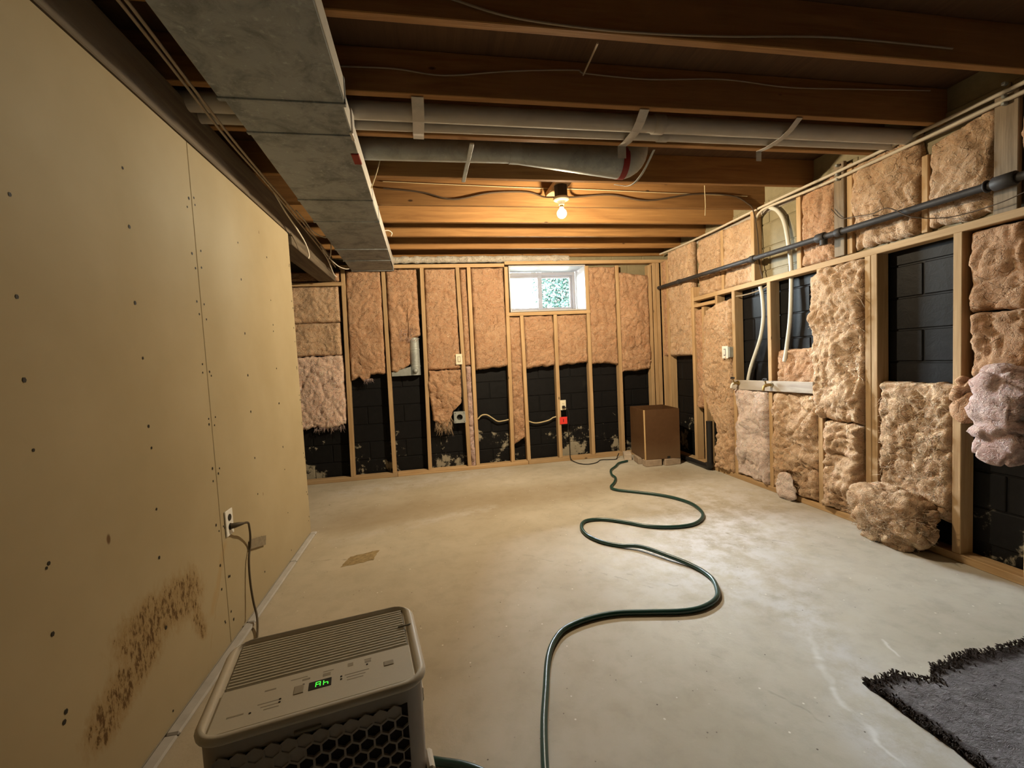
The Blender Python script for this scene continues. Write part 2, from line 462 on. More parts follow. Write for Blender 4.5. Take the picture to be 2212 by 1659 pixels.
# ------------------------------------------------------------------ mesh helpers
class MB:
    def __init__(s):
        s.v = []; s.f = []
    def add(s, vs, fs):
        o = len(s.v)
        s.v += [tuple(p) for p in vs]
        s.f += [tuple(i + o for i in f) for f in fs]
        return s
    def box(s, a, b, ch=0.002, xf=None):
        lo = [min(a[i], b[i]) for i in range(3)]; hi = [max(a[i], b[i]) for i in range(3)]
        c = min(ch, *(0.45 * (hi[i] - lo[i]) for i in range(3)))
        vs = []; idx = {}
        for sx in (0, 1):
            for sy in (0, 1):
                for sz in (0, 1):
                    sg = (sx, sy, sz)
                    for ax in range(3):
                        p = []
                        for i in range(3):
                            q = hi[i] if sg[i] else lo[i]
                            if i != ax:
                                q += -c if sg[i] else c
                            p.append(q)
                        idx[(sg, ax)] = len(vs)
                        vs.append(p)
        fs = []
        for ax in range(3):
            o1, o2 = (ax + 1) % 3, (ax + 2) % 3
            for sd in (0, 1):
                loop = []
                for (p, q) in ((0, 0), (1, 0), (1, 1), (0, 1)):
                    sg = [0, 0, 0]; sg[ax] = sd; sg[o1] = p; sg[o2] = q
                    loop.append(idx[(tuple(sg), ax)])
                fs.append(loop if sd else loop[::-1])
        for e in range(3):          # edges along axis e
            o1, o2 = (e + 1) % 3, (e + 2) % 3
            for p in (0, 1):
                for q in (0, 1):
                    g0 = [0, 0, 0]; g1 = [0, 0, 0]
                    g0[e] = 0; g1[e] = 1
                    for g in (g0, g1):
                        g[o1] = p; g[o2] = q
                    g0, g1 = tuple(g0), tuple(g1)
                    loop = [idx[(g0, o1)], idx[(g1, o1)], idx[(g1, o2)], idx[(g0, o2)]]
                    fs.append(loop if (p == q) else loop[::-1])
        for sg in [(x, y, z) for x in (0, 1) for y in (0, 1) for z in (0, 1)]:
            loop = [idx[(sg, 0)], idx[(sg, 1)], idx[(sg, 2)]]
            fs.append(loop if (sum(sg) % 2 == 1) else loop[::-1])
        if xf is not None:
            vs = [xf @ Vector(p) for p in vs]
        return s.add(vs, fs)
    def bar(s, p0, p1, w, d, wdir, ch=0.002):
        """board from p0 to p1: width w along wdir, depth d along the third direction"""
        p0, p1 = Vector(p0), Vector(p1)
        L = (p1 - p0).length
        zx = (p1 - p0).normalized()
        wx = Vector(wdir); wx = (wx - zx * wx.dot(zx)).normalized()
        dx = zx.cross(wx)
        m = Matrix((wx, dx, zx)).transposed().to_4x4()
        m.translation = p0
        return s.box((-w / 2, -d / 2, 0), (w / 2, d / 2, L), ch, m)
    def tube(s, pts, r, n=8, caps=True, flat=1.0):
        pts = [Vector(p) for p in pts]
        rs = r if isinstance(r, (list, tuple)) else [r] * len(pts)
        vs, fs = [], []
        prev = None
        for i, p in enumerate(pts):
            t = (pts[min(i + 1, len(pts) - 1)] - pts[max(i - 1, 0)]).normalized()
            if prev is None:
                a = Vector((0, 0, 1)) if abs(t.z) < 0.9 else Vector((0, 1, 0))
                u = (a - t * a.dot(t)).normalized()
            else:
                u = (prev - t * prev.dot(t)).normalized()
            prev = u
            w = t.cross(u)
            for k in range(n):
                th = 2 * PI * k / n
                vs.append(p + (u * math.cos(th) * flat + w * math.sin(th)) * rs[i])
        for i in range(len(pts) - 1):
            for k in range(n):
                k2 = (k + 1) % n
                fs.append((i * n + k, i * n + k2, (i + 1) * n + k2, (i + 1) * n + k))
        if caps:                            # caps on vertices of their own, so the wall's normals stay true
            e = len(vs)
            o = (len(pts) - 1) * n
            vs += vs[:n] + vs[o:o + n]
            fs.append(tuple(range(e + n - 1, e - 1, -1)))
            fs.append(tuple(e + n + k for k in range(n)))
        return s.add(vs, fs)
    def lathe(s, prof, n=20, xf=None):
        """profile of (r, z) turned about z"""
        vs, fs = [], []
        for (r, z) in prof:
            for k in range(n):
                th = 2 * PI * k / n
                p = Vector((r * math.cos(th), r * math.sin(th), z))
                vs.append(xf @ p if xf is not None else p)
        for i in range(len(prof) - 1):
            for k in range(n):
                k2 = (k + 1) % n
                fs.append((i * n + k, i * n + k2, (i + 1) * n + k2, (i + 1) * n + k))
        e = len(vs)
        o = (len(prof) - 1) * n
        vs += vs[:n] + vs[o:o + n]
        fs.append(tuple(range(e + n - 1, e - 1, -1)))
        fs.append(tuple(e + n + k for k in range(n)))
        return s.add(vs, fs)
    def mesh(s, name, mat, smooth=False):
        me = bpy.data.meshes.new(name)
        me.from_pydata(s.v, [], s.f)
        me.materials.append(mat)
        if smooth:
            me.polygons.foreach_set('use_smooth', [True] * len(me.polygons))
        me.update()
        return me
    def obj(s, name, mat, parent=None, smooth=False, kind=None):
        o = bpy.data.objects.new(name, s.mesh(name, mat, smooth))
        COL.objects.link(o)
        if parent is not None:
            o.parent = parent
        if kind:
            o['kind'] = kind
        return o

def put(name, me, loc, parent):
    o = bpy.data.objects.new(name, me)
    o.location = loc
    COL.objects.link(o)
    o.parent = parent
    return o

def tag(o, label, cat, group=None):
    o['label'] = label
    o['category'] = cat
    if group:
        o['group'] = group
    return o

def thing(name, label, cat, loc=(0, 0, 0), rotz=0.0, group=None):
    o = bpy.data.objects.new(name, None)
    o.empty_display_size = 0.1
    COL.objects.link(o)
    o.location = loc
    o.rotation_euler = (0, 0, rotz)
    return tag(o, label, cat, group)

def structure(o):
    o['kind'] = 'structure'
    return o

def spline(pts, per=8):
    """Catmull-Rom through the points"""
    P = [Vector(p) for p in pts]
    out = []
    for i in range(len(P) - 1):
        p0 = P[i - 1] if i > 0 else P[i] * 2 - P[i + 1]
        p1, p2 = P[i], P[i + 1]
        p3 = P[i + 2] if i + 2 < len(P) else P[i + 1] * 2 - P[i]
        for k in range(per):
            t = k / per
            out.append(0.5 * ((2 * p1) + (p2 - p0) * t + (2 * p0 - 5 * p1 + 4 * p2 - p3) * t * t
                              + (3 * p1 - p0 - 3 * p2 + p3) * t ** 3))
    out.append(P[-1])
    return out

def nz(x, y, z=0.0):
    return noise.noise((x, y, z))

# ------------------------------------------------------------------ the setting
ZJ = 2.45            # underside of the joists
ZT = 2.64            # underside of the subfloor
YB, YW = 5.03, 5.14  # back framing face, back block face
XR, XW = 2.82, 2.92  # right framing face, right block face
XL = -0.99           # left drywall face

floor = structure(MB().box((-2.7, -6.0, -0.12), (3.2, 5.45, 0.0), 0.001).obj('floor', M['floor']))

def patch():
    """crumbled rectangular repair in the slab"""
    m = MB()
    n = 16
    vs, fs = [], []
    for j in range(n + 1):
        for i in range(n + 1):
            s_, t_ = i / n, j / n
            x = -0.645 + 0.19 * s_ + 0.03 * t_ + 0.012 * nz(t_ * 5, 3.3, s_ * 4)
            y = 2.845 + 0.15 * t_ + 0.05 * s_ + 0.012 * nz(s_ * 5, 7.7, t_ * 4)
            e = min(s_, t_, 1 - s_, 1 - t_)
            z = 0.0008 if e == 0 else 0.004 + 0.006 * nz(s_ * 6, t_ * 6, 1.0)
            vs.append((x, y, max(z, 0.0008)))
    for j in range(n):
        for i in range(n):
            a = j * (n + 1) + i
            fs.append((a, a + 1, a + n + 2, a + n + 1))
    m.add(vs, fs)
    m.obj('patch', M['rough_patch'], floor)
patch()

# ceiling: subfloor with the joists hung below it
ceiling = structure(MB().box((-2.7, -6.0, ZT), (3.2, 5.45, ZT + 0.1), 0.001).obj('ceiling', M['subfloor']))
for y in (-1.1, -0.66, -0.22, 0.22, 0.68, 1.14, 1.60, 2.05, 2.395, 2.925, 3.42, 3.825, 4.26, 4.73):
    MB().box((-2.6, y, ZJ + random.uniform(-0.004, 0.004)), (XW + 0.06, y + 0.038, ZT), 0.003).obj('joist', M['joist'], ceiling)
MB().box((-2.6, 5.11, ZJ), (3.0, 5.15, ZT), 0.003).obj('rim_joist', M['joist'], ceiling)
# blocks closing the joist pockets on top of the side wall are in wall_right

# concrete block courses --------------------------------------------------
def block_mesh(l):
    m = MB()
    m.box((0, 0, 0), (l, 0.03, 0.19), 0.004)
    return m.mesh('concrete_block', M['block'])
def block_mesh_y(l):
    m = MB()
    m.box((0, 0, 0), (0.03, l, 0.19), 0.004)
    return m.mesh('concrete_block', M['block'])
B_FULL, B_HALF = block_mesh(0.39), block_mesh(0.19)
BY_FULL, BY_HALF = block_mesh_y(0.39), block_mesh_y(0.19)
WX0, WX1, WZ0, WZ1 = 0.93, 1.86, 1.80, 2.335       # window opening

wb = MB()
for a, b in (((-2.7, YW + 0.006, 0), (WX0, 5.45, ZT)), ((WX1, YW + 0.006, 0), (3.2, 5.45, ZT)),
             ((WX0, YW + 0.006, 0), (WX1, 5.45, WZ0)), ((WX0, YW + 0.006, WZ1), (WX1, 5.45, ZT))):
    wb.box(a, b, 0.0005)
wall_back = structure(wb.obj('wall_back', M['block']))
for row in range(13):
    z = 0.005 + row * 0.2
    x = -1.75 + (0.2 if row % 2 else 0.0)
    while x < 2.90:
        x0, x1 = x, x + 0.39
        if not (z + 0.19 > WZ0 and z < WZ1 and x1 > WX0 and x0 < WX1):
            put('concrete_block', B_FULL, (x0, YW - 0.003 * random.random(), z), wall_back)
        else:
            for h in (x0, x0 + 0.2):
                if h + 0.19 <= WX0 or h >= WX1:
                    put('concrete_block', B_HALF, (h, YW, z), wall_back)
        x += 0.4

wall_right = structure(MB().box((XW + 0.006, -6.0, 0), (3.2, 5.45, ZT), 0.0005).obj('wall_right', M['block']))
for row in range(13):
    z = 0.0 + row * 0.2 + 0.117 - 0.2
    z0 = max(z, 0.0)
    y = 0.57 + (0.2 if row % 2 else 0.0)
    while y < 5.0:
        if z >= 0:
            put('concrete_block', BY_FULL, (XW - 0.003 * random.random(), y, z), wall_right)
        y += 0.4

# drywall partition ------------------------------------------------------
wall_left = structure(MB().box((XL - 0.115, -1.7, 0.0), (XL - 0.013, 3.515, 2.27), 0.001).obj('wall_left', M['stud_z']))
def nails(y0, y1, parent):
    m = MB()
    for y in (y0 + 0.03, y0 + 0.44, y0 + 0.88, y1 - 0.03):
        z = 0.1
        while z < 2.2:
            for k in range(2 if y in (y0 + 0.03, y1 - 0.03) or random.random() < 0.15 else 1):
                yy, zz = y + random.uniform(-0.012, 0.012), z + random.uniform(-0.05, 0.05) + 0.012 * k
                r = random.uniform(0.0036, 0.0064)
                m.add([(XL + 0.0012, yy + r * math.cos(a), zz + r * 1.25 * math.sin(a)) for a in [PI * i / 3 for i in range(6)]]
                      + [(XL - 0.002, yy, zz)], [(0, 1, 2, 3, 4, 5)] + [(i, 6, (i + 1) % 6) for i in range(6)])
            z += 0.235
    m.obj('nail_heads', M['dark'], parent, kind='stuff')
for y0, y1 in ((-1.65, -0.485), (-0.482, 0.838), (0.841, 2.163), (2.166, 3.52)):
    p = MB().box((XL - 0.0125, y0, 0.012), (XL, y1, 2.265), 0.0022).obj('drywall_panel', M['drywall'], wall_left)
    nails(y0, y1, p)
MB().box((XL - 0.13, 3.516, 0.012), (XL - 0.0128, 3.528, 2.20), 0.002).obj('end_board', M['stud_z'], wall_left)

# pale chalky strip along the foot of the partition
def curb():
    m = MB()
    y = -1.6
    i = 0
    while y < 3.50:
        L = random.uniform(0.45, 0.8)
        w = 0.042 + 0.006 * random.random()
        m.box((XL + 0.001, y, 0), (XL + w, min(y + L, 3.52) - 0.004, 0.013 + 0.003 * random.random()), 0.006)
        y += L
    o = m.obj('baseboard_left', M['curb'])
    structure(o)
curb()

# unseen sides of the room
structure(MB().box((-2.75, -6.0, 0), (-2.65, 5.45, ZT), 0.001).obj('wall_far', M['porous_plaster']))
structure(MB().box((-2.7, -6.1, 0), (3.2, -5.95, ZT), 0.001).obj('wall_front', M['porous_plaster']))

# back framing -----------------------------------------------------------
def stud_b(xt, xb, z0, z1, w=0.042):
    MB().bar((xb, YB + 0.0445, z0), (xt, YB + 0.0445, z1), w, 0.089, (1, 0, 0), 0.003).obj('stud', M['stud_z'], wall_back)
for xt, xb, z1 in ((-1.74, -1.76, 2.14), (-0.895, -0.94, 2.32), (-0.473, -0.49, 2.32), (-0.055, -0.096, 2.32), (0.34, 0.356, 2.32),
                   (0.468, 0.452, 2.32), (0.899, 0.868, 2.32), (1.057, 1.062, 1.755), (1.461, 1.455, 1.755),
                   (1.874, 1.871, 2.32), (2.258, 2.26, 2.32), (2.682, 2.682, 2.32)):
    stud_b(xt, xb, 0.044, z1)
MB().box((2.722, YB + 0.004, 0.044), (2.762, YB + 0.09, 2.345), 0.003).obj('stud', M['stud_z'], wall_back)
MB().box((2.766, YB + 0.002, 0.044), (2.81, YB + 0.09, 2.345), 0.003).obj('stud', M['stud_z'], wall_back)
MB().box((-2.6, YB - 0.004, 0.0), (-0.46, YB + 0.088, 0.044), 0.003).obj('bottom_plate', M['stud_x'], wall_back)
MB().box((-0.457, YB - 0.006, 0.0), (1.05, YB + 0.088, 0.044), 0.003).obj('bottom_plate', M['stud_x'], wall_back)
MB().box((1.053, YB - 0.010, 0.0), (2.80, YB + 0.088, 0.044), 0.003).obj('bottom_plate', M['stud_x'], wall_back)
MB().box((-0.93, YB, 2.32), (0.88, YB + 0.088, 2.36), 0.003).obj('top_plate', M['stud_x'], wall_back)
MB().box((0.883, YB - 0.002, 2.345), (2.90, YB + 0.088, 2.385), 0.003).obj('top_plate', M['stud_x'], wall_back)
MB().box((0.88, YB - 0.004, 1.755), (1.90, YB + 0.105, 1.795), 0.003).obj('window_plate', M['stud_x'], wall_back)
MB().box((-1.72, YB - 0.003, 2.142), (-0.90, YB + 0.088, 2.18), 0.003).obj('blocking', M['stud_x'], wall_back)

# right framing ----------------------------------------------------------
def zmid(y):
    return 1.80 + (4.33 - y) * 0.0128
def stud_r(y0, y1, z0=0.044, z1=None, x0=XR, x1=XR + 0.089, mat='stud_z', name='stud'):
    z1 = zmid(y0) - 0.02 if z1 is None else z1
    return MB().box((x0, y0, z0), (x1, y1, z1), 0.003).obj(name, M[mat], wall_right)
for y0, y1 in ((3.70, 3.742), (3.256, 3.297), (2.768, 2.808), (2.402, 2.442), (2.360, 2.400), (1.903, 1.945), (1.600, 1.640), (1.15, 1.19)):
    stud_r(y0, y1)
stud_r(4.358, 4.400, 0.044, 1.935)                      # post where the low wall starts
stud_r(4.172, 4.214, 0.044, 1.70)
stud_r(4.860, 4.902, 0.044, 2.34)
stud_r(4.985, 5.025, 0.044, 2.34)
MB().bar((XR + 0.0445, 4.355, zmid(4.355)), (XR + 0.0445, 0.9, zmid(0.9)), 0.042, 0.089, (0, 0, 1), 0.003).obj('mid_plate', M['stud_y'], wall_right)
MB().box((XR, 3.99, 1.712), (XR + 0.089, 4.355, 1.746), 0.003).obj('blocking', M['stud_y'], wall_right)
MB().box((XR, 3.955, 1.70), (XR + 0.089, 3.99, 1.784), 0.003).obj('blocking', M['stud_z'], wall_right)
MB().box((XR - 0.004, 0.8, 0.0), (XR + 0.089, 3.10, 0.044), 0.003).obj('bottom_plate', M['stud_y'], wall_right)
MB().box((XR - 0.002, 3.103, 0.0), (XR + 0.089, 5.02, 0.044), 0.003).obj('bottom_plate', M['stud_y'], wall_right)
# strapping on the upper blocks
for y0, y1, za, zb in ((3.002, 3.044, 1.83, 2.43), (2.577, 2.616, 1.86, 2.47), (2.112, 2.146, 1.87, 2.31), (3.925, 3.962, 1.83, 2.42), (1.35, 1.39, 1.88, 2.44)):
    stud_r(y0, y1, za, zb, XW - 0.042, XW - 0.004, name='strapping')
stud_r(3.452, 3.492, 1.83, 2.44, XR + 0.015, XW - 0.004, name='strapping')
stud_r(2.622, 2.700, 1.86, 2.50, XW - 0.058, XW - 0.030, 'old_z', 'old_board')
stud_r(1.705, 1.800, 1.86, 2.46, XW - 0.058, XW - 0.030, 'old_z', 'old_board')
# sill plate on the blocks under the joist ends
MB().box((XW - 0.01, 0.6, 2.405), (3.10, 5.0, ZJ - 0.006), 0.003).obj('sill_plate', M['old_y'], wall_right)

# window -----------------------------------------------------------------
def window():
    root = bpy.data.objects.new('window_1', None)
    COL.objects.link(root); structure(root)
    x0, x1, z0, z1 = WX0, WX1, WZ0, WZ1
    YF = 5.385                                            # inside face of the frame
    MB().box((x1 - 0.014, YB + 0.01, z0), (x1, YF, z1), 0.001).obj('jamb_liner', M['white_paint'], root)
    MB().box((x0, YB + 0.01, z0), (x0 + 0.014, YF, z1), 0.001).obj('jamb_liner', M['white_paint'], root)
    MB().box((x0 + 0.014, YB + 0.01, z1 - 0.014), (x1 - 0.014, YF, z1), 0.001).obj('head_liner', M['white_paint'], root)
    MB().box((x0 + 0.014, YB + 0.004, z0), (x1 - 0.014, YF, z0 + 0.016), 0.001).obj('sill_board', M['white_paint'], root)
    a0, a1, b0, b1 = x0 + 0.014, x1 - 0.014, z0 + 0.016, z1 - 0.014
    f = MB()
    t = 0.042
    f.box((a0, YF, b0), (a1, YF + 0.06, b0 + t), 0.003).box((a0, YF, b1 - t), (a1, YF + 0.06, b1), 0.003)
    f.box((a0, YF, b0 + t), (a0 + t, YF + 0.06, b1 - t), 0.003).box((a1 - t, YF, b0 + t), (a1, YF + 0.06, b1 - t), 0.003)
    f.obj('window_frame', M['vinyl'], root)
    xm = 1.375
    def sash(xa, xb, yf, nm):
        s_ = MB(); q = 0.026
        za, zb = b0 + t, b1 - t
        s_.box((xa, yf, za), (xb, yf + 0.022, za + q), 0.002).box((xa, yf, zb - q), (xb, yf + 0.022, zb), 0.002)
        s_.box((xa, yf, za + q), (xa + q, yf + 0.022, zb - q), 0.002).box((xb - q, yf, za + q), (xb, yf + 0.022, zb - q), 0.002)
        o = s_.obj('sash', M['vinyl'], root)
        MB().box((xa + q, yf + 0.009, za + q), (xb - q, yf + 0.013, zb - q), 0.0005).obj('pane', M['glass'], o)
        return o
    sash(xm - 0.012, a1 - t, YF + 0.030, 'r')
    ls = sash(a0 + t, xm + 0.014, YF + 0.006, 'l')
    MB().box((xm - 0.022, YF + 0.003, b0 + t), (xm + 0.034, YF + 0.030, b1 - t), 0.002).obj('meeting_stile', M['vinyl'], ls)
    MB().box((xm - 0.010, YF - 0.004, 2.00), (xm + 0.006, YF + 0.006, 2.06), 0.002).obj('latch', M['vinyl'], ls)
window()

# ------------------------------------------------------------------ insulation
def lerp_poly(poly, s_):
    """piecewise-linear value of [(s, value), ...]"""
    if isinstance(poly, (int, float)):
        return poly
    for (a, va), (b, vb) in zip(poly, poly[1:]):
        if s_ <= b:
            return va + (vb - va) * ((s_ - a) / (b - a) if b > a else 0)
    return poly[-1][1]

def batt(side, u0, u1, z0, z1, label, front=0.0, back=None, seed=0, big=0.012, crease=0.010, fine=0.004,
         rag=0.008, mat='ins', fold=0.0, bulge=0.0, res=0.0125, lean=0.0, group=None, name='insulation_batt'):
    """side 'b': u is X, room is towards -Y.  side 'r': u is Y, room is towards -X.
    u0/u1 may be polylines over t (0 at the foot), z0/z1 polylines over s."""
    plane, wall = (YB, YW - 0.008) if side == 'b' else (XR, XW - 0.008)
    if back is None:
        back = wall
    f0 = plane - front
    W = abs(lerp_poly(u1, 0.5) - lerp_poly(u0, 0.5)); H = abs(lerp_poly(z1, 0.5) - lerp_poly(z0, 0.5))
    nu, nv = max(6, int(W / res)), max(6, int(H / res))
    vs, fs = [], []
    sd = seed * 13.7 + 1.3
    for j in range(nv + 1):
        t = j / nv
        for i in range(nu + 1):
            s_ = i / nu
            ua, ub = lerp_poly(u0, t), lerp_poly(u1, t)
            u = ua + (ub - ua) * s_
            za, zb = lerp_poly(z0, s_), lerp_poly(z1, s_)
            z = za + (zb - za) * t
            # ragged outline
            wr = rag * (nz(z * 9, sd, u * 3) + 0.6 * nz(z * 31, sd + 4, u * 3))
            zr = rag * (nz(u * 11, sd + 9) + 0.8 * nz(u * 43, sd + 2))
            u += wr * (abs(2 * s_ - 1) ** 3)
            z += zr * (1.5 if t < 0.5 else 1.0) * (abs(2 * t - 1) ** 3)
            du = min(s_, 1 - s_) * W; dv = min(t, 1 - t) * H
            e = min(1.0, min(du, dv) / 0.03)
            e = math.sqrt(max(0.0, 1 - (1 - e) ** 2))
            wu = u + 0.05 * nz(u * 4, z * 4, sd + 30); wz = z + 0.05 * nz(u * 4, z * 4, sd + 40)
            d = big * 1.6 * nz(wu * 5.5, wz * 5.5, sd)
            if crease:
                c1 = nz(wu * 9, wz * 7, sd + 5)
                d -= crease * math.exp(-(c1 / 0.09) ** 2)
                c2 = nz(wu * 19, wz * 17, sd + 8)
                d -= crease * 0.6 * math.exp(-(c2 / 0.12) ** 2)
                d += crease * 0.9 * abs(nz(wu * 14, wz * 12, sd + 17))
            if fold:
                ph = nz(wu * 3.0, wz * 9.0, sd + 21) * 2.0
                d += fold * (1 - abs(((ph * 2.2) % 2) - 1) * 2)
            d += fine * nz(u * 42, z * 42, sd + 3) + fine * 0.6 * nz(u * 80, z * 80, sd)
            d += bulge * (1 - (2 * s_ - 1) ** 2) * (1 - (2 * t - 1) ** 2)
            d += lean * (1 - t)
            dep = f0 + 0.045 - (0.045 + d) * e        # edges pulled back
            dep = min(dep, back - 0.004)
            vs.append((u, dep, z) if side == 'b' else (dep, u, z))
    n1 = nu + 1
    for j in range(nv):
        for i in range(nu):
            a = j * n1 + i
            q = (a, a + 1, a + n1 + 1, a + n1)
            fs.append(q if side == 'b' else q[::-1])
    # skirt to the wall and a back face
    rim = [i for i in range(n1)] + [j * n1 + nu for j in range(1, nv + 1)] + [nv * n1 + i for i in range(nu - 1, -1, -1)] \
        + [j * n1 for j in range(nv - 1, 0, -1)]
    base = len(vs)
    for r in rim:
        p = vs[r]
        vs.append((p[0], back, p[2]) if side == 'b' else (back, p[1], p[2]))
    k = len(rim)
    for i in range(k):
        q = (rim[i], base + i, base + (i + 1) % k, rim[(i + 1) % k])
        fs.append(q if side == 'b' else q[::-1])
    fs.append(tuple(base + i for i in range(k)) if side != 'b' else tuple(base + i for i in range(k - 1, -1, -1)))
    if group is None:
        group = BG if side == 'b' else ('batts above the mid plate of the side wall' if lerp_poly(z0, 0.5) > 1.7 else 'batts between the low studs of the side wall')
    o = MB().add(vs, fs).obj(name, M[mat], None, True)
    tag(o, label, 'insulation', group)
    return o

def fray(parent, pts_fn, count, length, mat, seed, r=0.0016):
    """loose fibre strands on a torn edge: one uncountable part"""
    rnd = random.Random(seed)
    m = MB()
    for _ in range(count):
        p, d = pts_fn(rnd)
        p = Vector(p); d = Vector(d)
        L = length * rnd.uniform(0.4, 1.2)
        side = Vector((rnd.uniform(-1, 1), rnd.uniform(-1, 1), rnd.uniform(-1, 1))) * 0.35
        pts = [p, p + (d + side * 0.5) * L * 0.5, p + (d + side) * L]
        m.tube(pts, [r, r * 0.8, r * 0.3], 4, False)
    m.obj('frayed_edge', M[mat], parent, True, 'stuff')

BG = 'orange batts between the back wall studs'
batt('b', -1.71, -0.955, 1.752, 2.138, 'upper square of orange fibreglass under the short blocking by the drywall end', 0.0, None, 1, rag=0.004, mat='ins_tan')
batt('b', -1.71, -0.965, 1.396, 1.748, 'middle square of orange fibreglass in the three-piece bay beside the drywall end', 0.004, None, 2, rag=0.004, mat='ins_tan')
o = batt('b', -1.72, -0.965, [(0, 0.62), (0.3, 0.60), (0.6, 0.625), (0.8, 0.60), (1, 0.64)], 1.39,
         'shaggy torn lowest piece of orange fibreglass in the bay beside the drywall end', 0.014, None, 3, 0.016, 0.013, 0.006, 0.014, mat='ins_peach')
fray(o, lambda r: ((r.uniform(-1.3, -0.98), YB + r.uniform(-0.01, 0.05), r.uniform(0.60, 0.64)), (0, -0.2, -1)), 90, 0.05, 'ins_pink', 3)
fray(o, lambda r: ((r.uniform(-1.38, -0.98), YB - 0.03, r.uniform(0.65, 1.25)), (r.uniform(-.7, .7), -0.5, -0.5)), 120, 0.06, 'ins_pink', 33)
batt('b', -1.70, -0.93, 2.185, 2.30, 'small scrap of fibreglass stuffed above the short blocking under the dark beam', 0.0, None, 4, rag=0.004)
o = batt('b', [(0, -0.895), (1, -0.87)], [(0, -0.515), (1, -0.50)], [(0, 1.10), (0.25, 1.15), (0.35, 1.09), (0.5, 1.10), (0.55, 1.16), (1, 1.165)], 2.312,
         'long orange batt with a crumpled foot, behind the end of the big duct', 0.005, None, 5)
fray(o, lambda r: ((r.uniform(-0.75, -0.66), YB + 0.0, 1.12), (r.uniform(-.5, .5), -0.5, -0.8)), 60, 0.05, 'ins_pink', 5)
o = batt('b', -0.45, -0.118, [(0, 1.19), (0.15, 1.165), (0.55, 1.24), (0.63, 1.27), (0.655, 1.53), (1, 1.58)], 2.312,
         'orange batt torn open around the small round metal duct', 0.012, None, 6, 0.012, 0.012)
fray(o, lambda r: ((r.uniform(-0.34, -0.13), YB - 0.015, r.uniform(1.52, 1.66)), (r.uniform(-.8, .8), -0.6, r.uniform(-.8, .2))), 120, 0.05, 'ins_pink', 6)
batt('b', [(0, -0.06), (1, -0.03)], 0.315, 1.175, 2.312, 'smooth orange batt with a straight foot, beside the ivory switch plate', 0.004, None, 7, 0.010, 0.008)
o = batt('b', [(0, -0.025), (0.7, -0.07), (1, -0.05)], [(0, 0.17), (0.2, 0.20), (0.35, 0.31), (1, 0.32)], [(0, 0.60), (0.4, 0.56), (0.7, 0.50), (1, 0.58)], 1.168,
         'tattered lower orange batt next to the galvanised vent box', 0.02, None, 8, 0.02, 0.018, 0.006, 0.014)
fray(o, lambda r: ((r.uniform(0.0, 0.18), YB + r.uniform(-0.02, 0.04), r.uniform(0.50, 0.64)), (r.uniform(-.4, .4), -0.2, -1)), 220, 0.08, 'ins_tan', 8)
batt('b', 0.366, 0.442, 1.21, 2.312, 'narrow orange strip between the close pair of studs, upper half', -0.012, None, 9, 0.006, 0.008)
batt('b', [(0, 0.375), (0.3, 0.36), (1, 0.372)], [(0, 0.435), (1, 0.436)], 0.01, 1.205, 'thin crumpled fibreglass rope hanging to the floor between the close pair of studs', 0.0, None, 10, 0.02, 0.02, 0.006, 0.012, mat='ins_pink')
batt('b', 0.49, 0.868, [(0, 1.15), (1, 1.175)], 2.315, 'clean flat orange batt with a pale horizontal crease, beside the window opening and double studs', 0.006, None, 11, 0.008, 0.006)
batt('b', 0.897, 1.04, [(0, 0.24), (0.5, 0.28), (0.9, 0.32), (1, 0.26)], 1.748, 'long narrow crumpled batt below the window corner, reaching nearly to the floor', -0.006, None, 12, 0.014, 0.016)
batt('b', 1.082, 1.438, [(0, 1.135), (1, 1.155)], 1.75, 'shorter orange batt below the window, between the narrow batt and the outlet stud', 0.004, None, 13, 0.010, 0.010)
batt('b', 1.482, 1.853, [(0, 1.150), (1, 1.172)], 1.75, 'shorter orange batt below the window whose foot is over the plugged outlet bay', 0.004, None, 14, 0.010, 0.010)
batt('b', 1.896, 2.238, [(0, 1.152), (0.8, 1.145), (1, 1.12)], 2.312, 'tall orange batt just beside the window with wispy daylit threads', 0.008, None, 15, 0.012, 0.012)
batt('b', 2.281, 2.662, [(0, 1.03), (0.5, 1.04), (1, 1.06)], [(0, 2.24), (1, 2.20)], 'bulging orange batt in the corner bay above the open brown box', 0.02, None, 16, 0.018, 0.016, bulge=0.02)
# strip on top of the plate, under the rim joist
def ins_strip():
    m = MB(); pts = []
    n = 90
    rs = []
    for i in range(n + 1):
        x = -0.36 + 2.02 * i / n
        pts.append((x, 5.05 + 0.008 * nz(x * 9, 1), 2.412 + 0.006 * nz(x * 7, 2)))
        rs.append(0.038 + 0.010 * nz(x * 15, 3) + 0.006 * nz(x * 40, 4))
    m.tube(pts, rs, 12)
    tag(m.obj('insulation_strip', M['ins_white'], None, True), 'thin pale strip of insulation stuffed above the plate over the window', 'insulation')
ins_strip()

# right wall, upper courses (set back on the blocks, so front is negative)
UB = -0.055
batt('r', 4.905, 5.02, 1.195, 2.36, 'flat orange strip of batt filling the inside corner beside the iron pipe end', 0.0, None, 20, 0.008, 0.008)
batt('r', 4.404, 4.858, [(0, 1.20), (1, 1.19)], 2.43, 'wide orange batt near the corner where the iron pipe starts', 0.006, None, 21, 0.014, 0.012, mat='ins_tan')
batt('r', 3.966, 4.352, 1.83, 2.425, 'lumpy batt above the wooden post top and the blocking', -0.05, None, 22, 0.016, 0.014, mat='ins_tan')
batt('r', 3.495, 3.922, 1.835, 2.415, 'wrinkled batt above the light switch, next to the bare block bay', -0.05, None, 23, 0.016, 0.014, mat='ins_tan')
batt('r', 2.705, 2.998, 1.85, [(0, 2.46), (1, 2.40)], 'shaggy batt between the bare block bay and the dark weathered board', -0.05, None, 24, 0.016, 0.014)
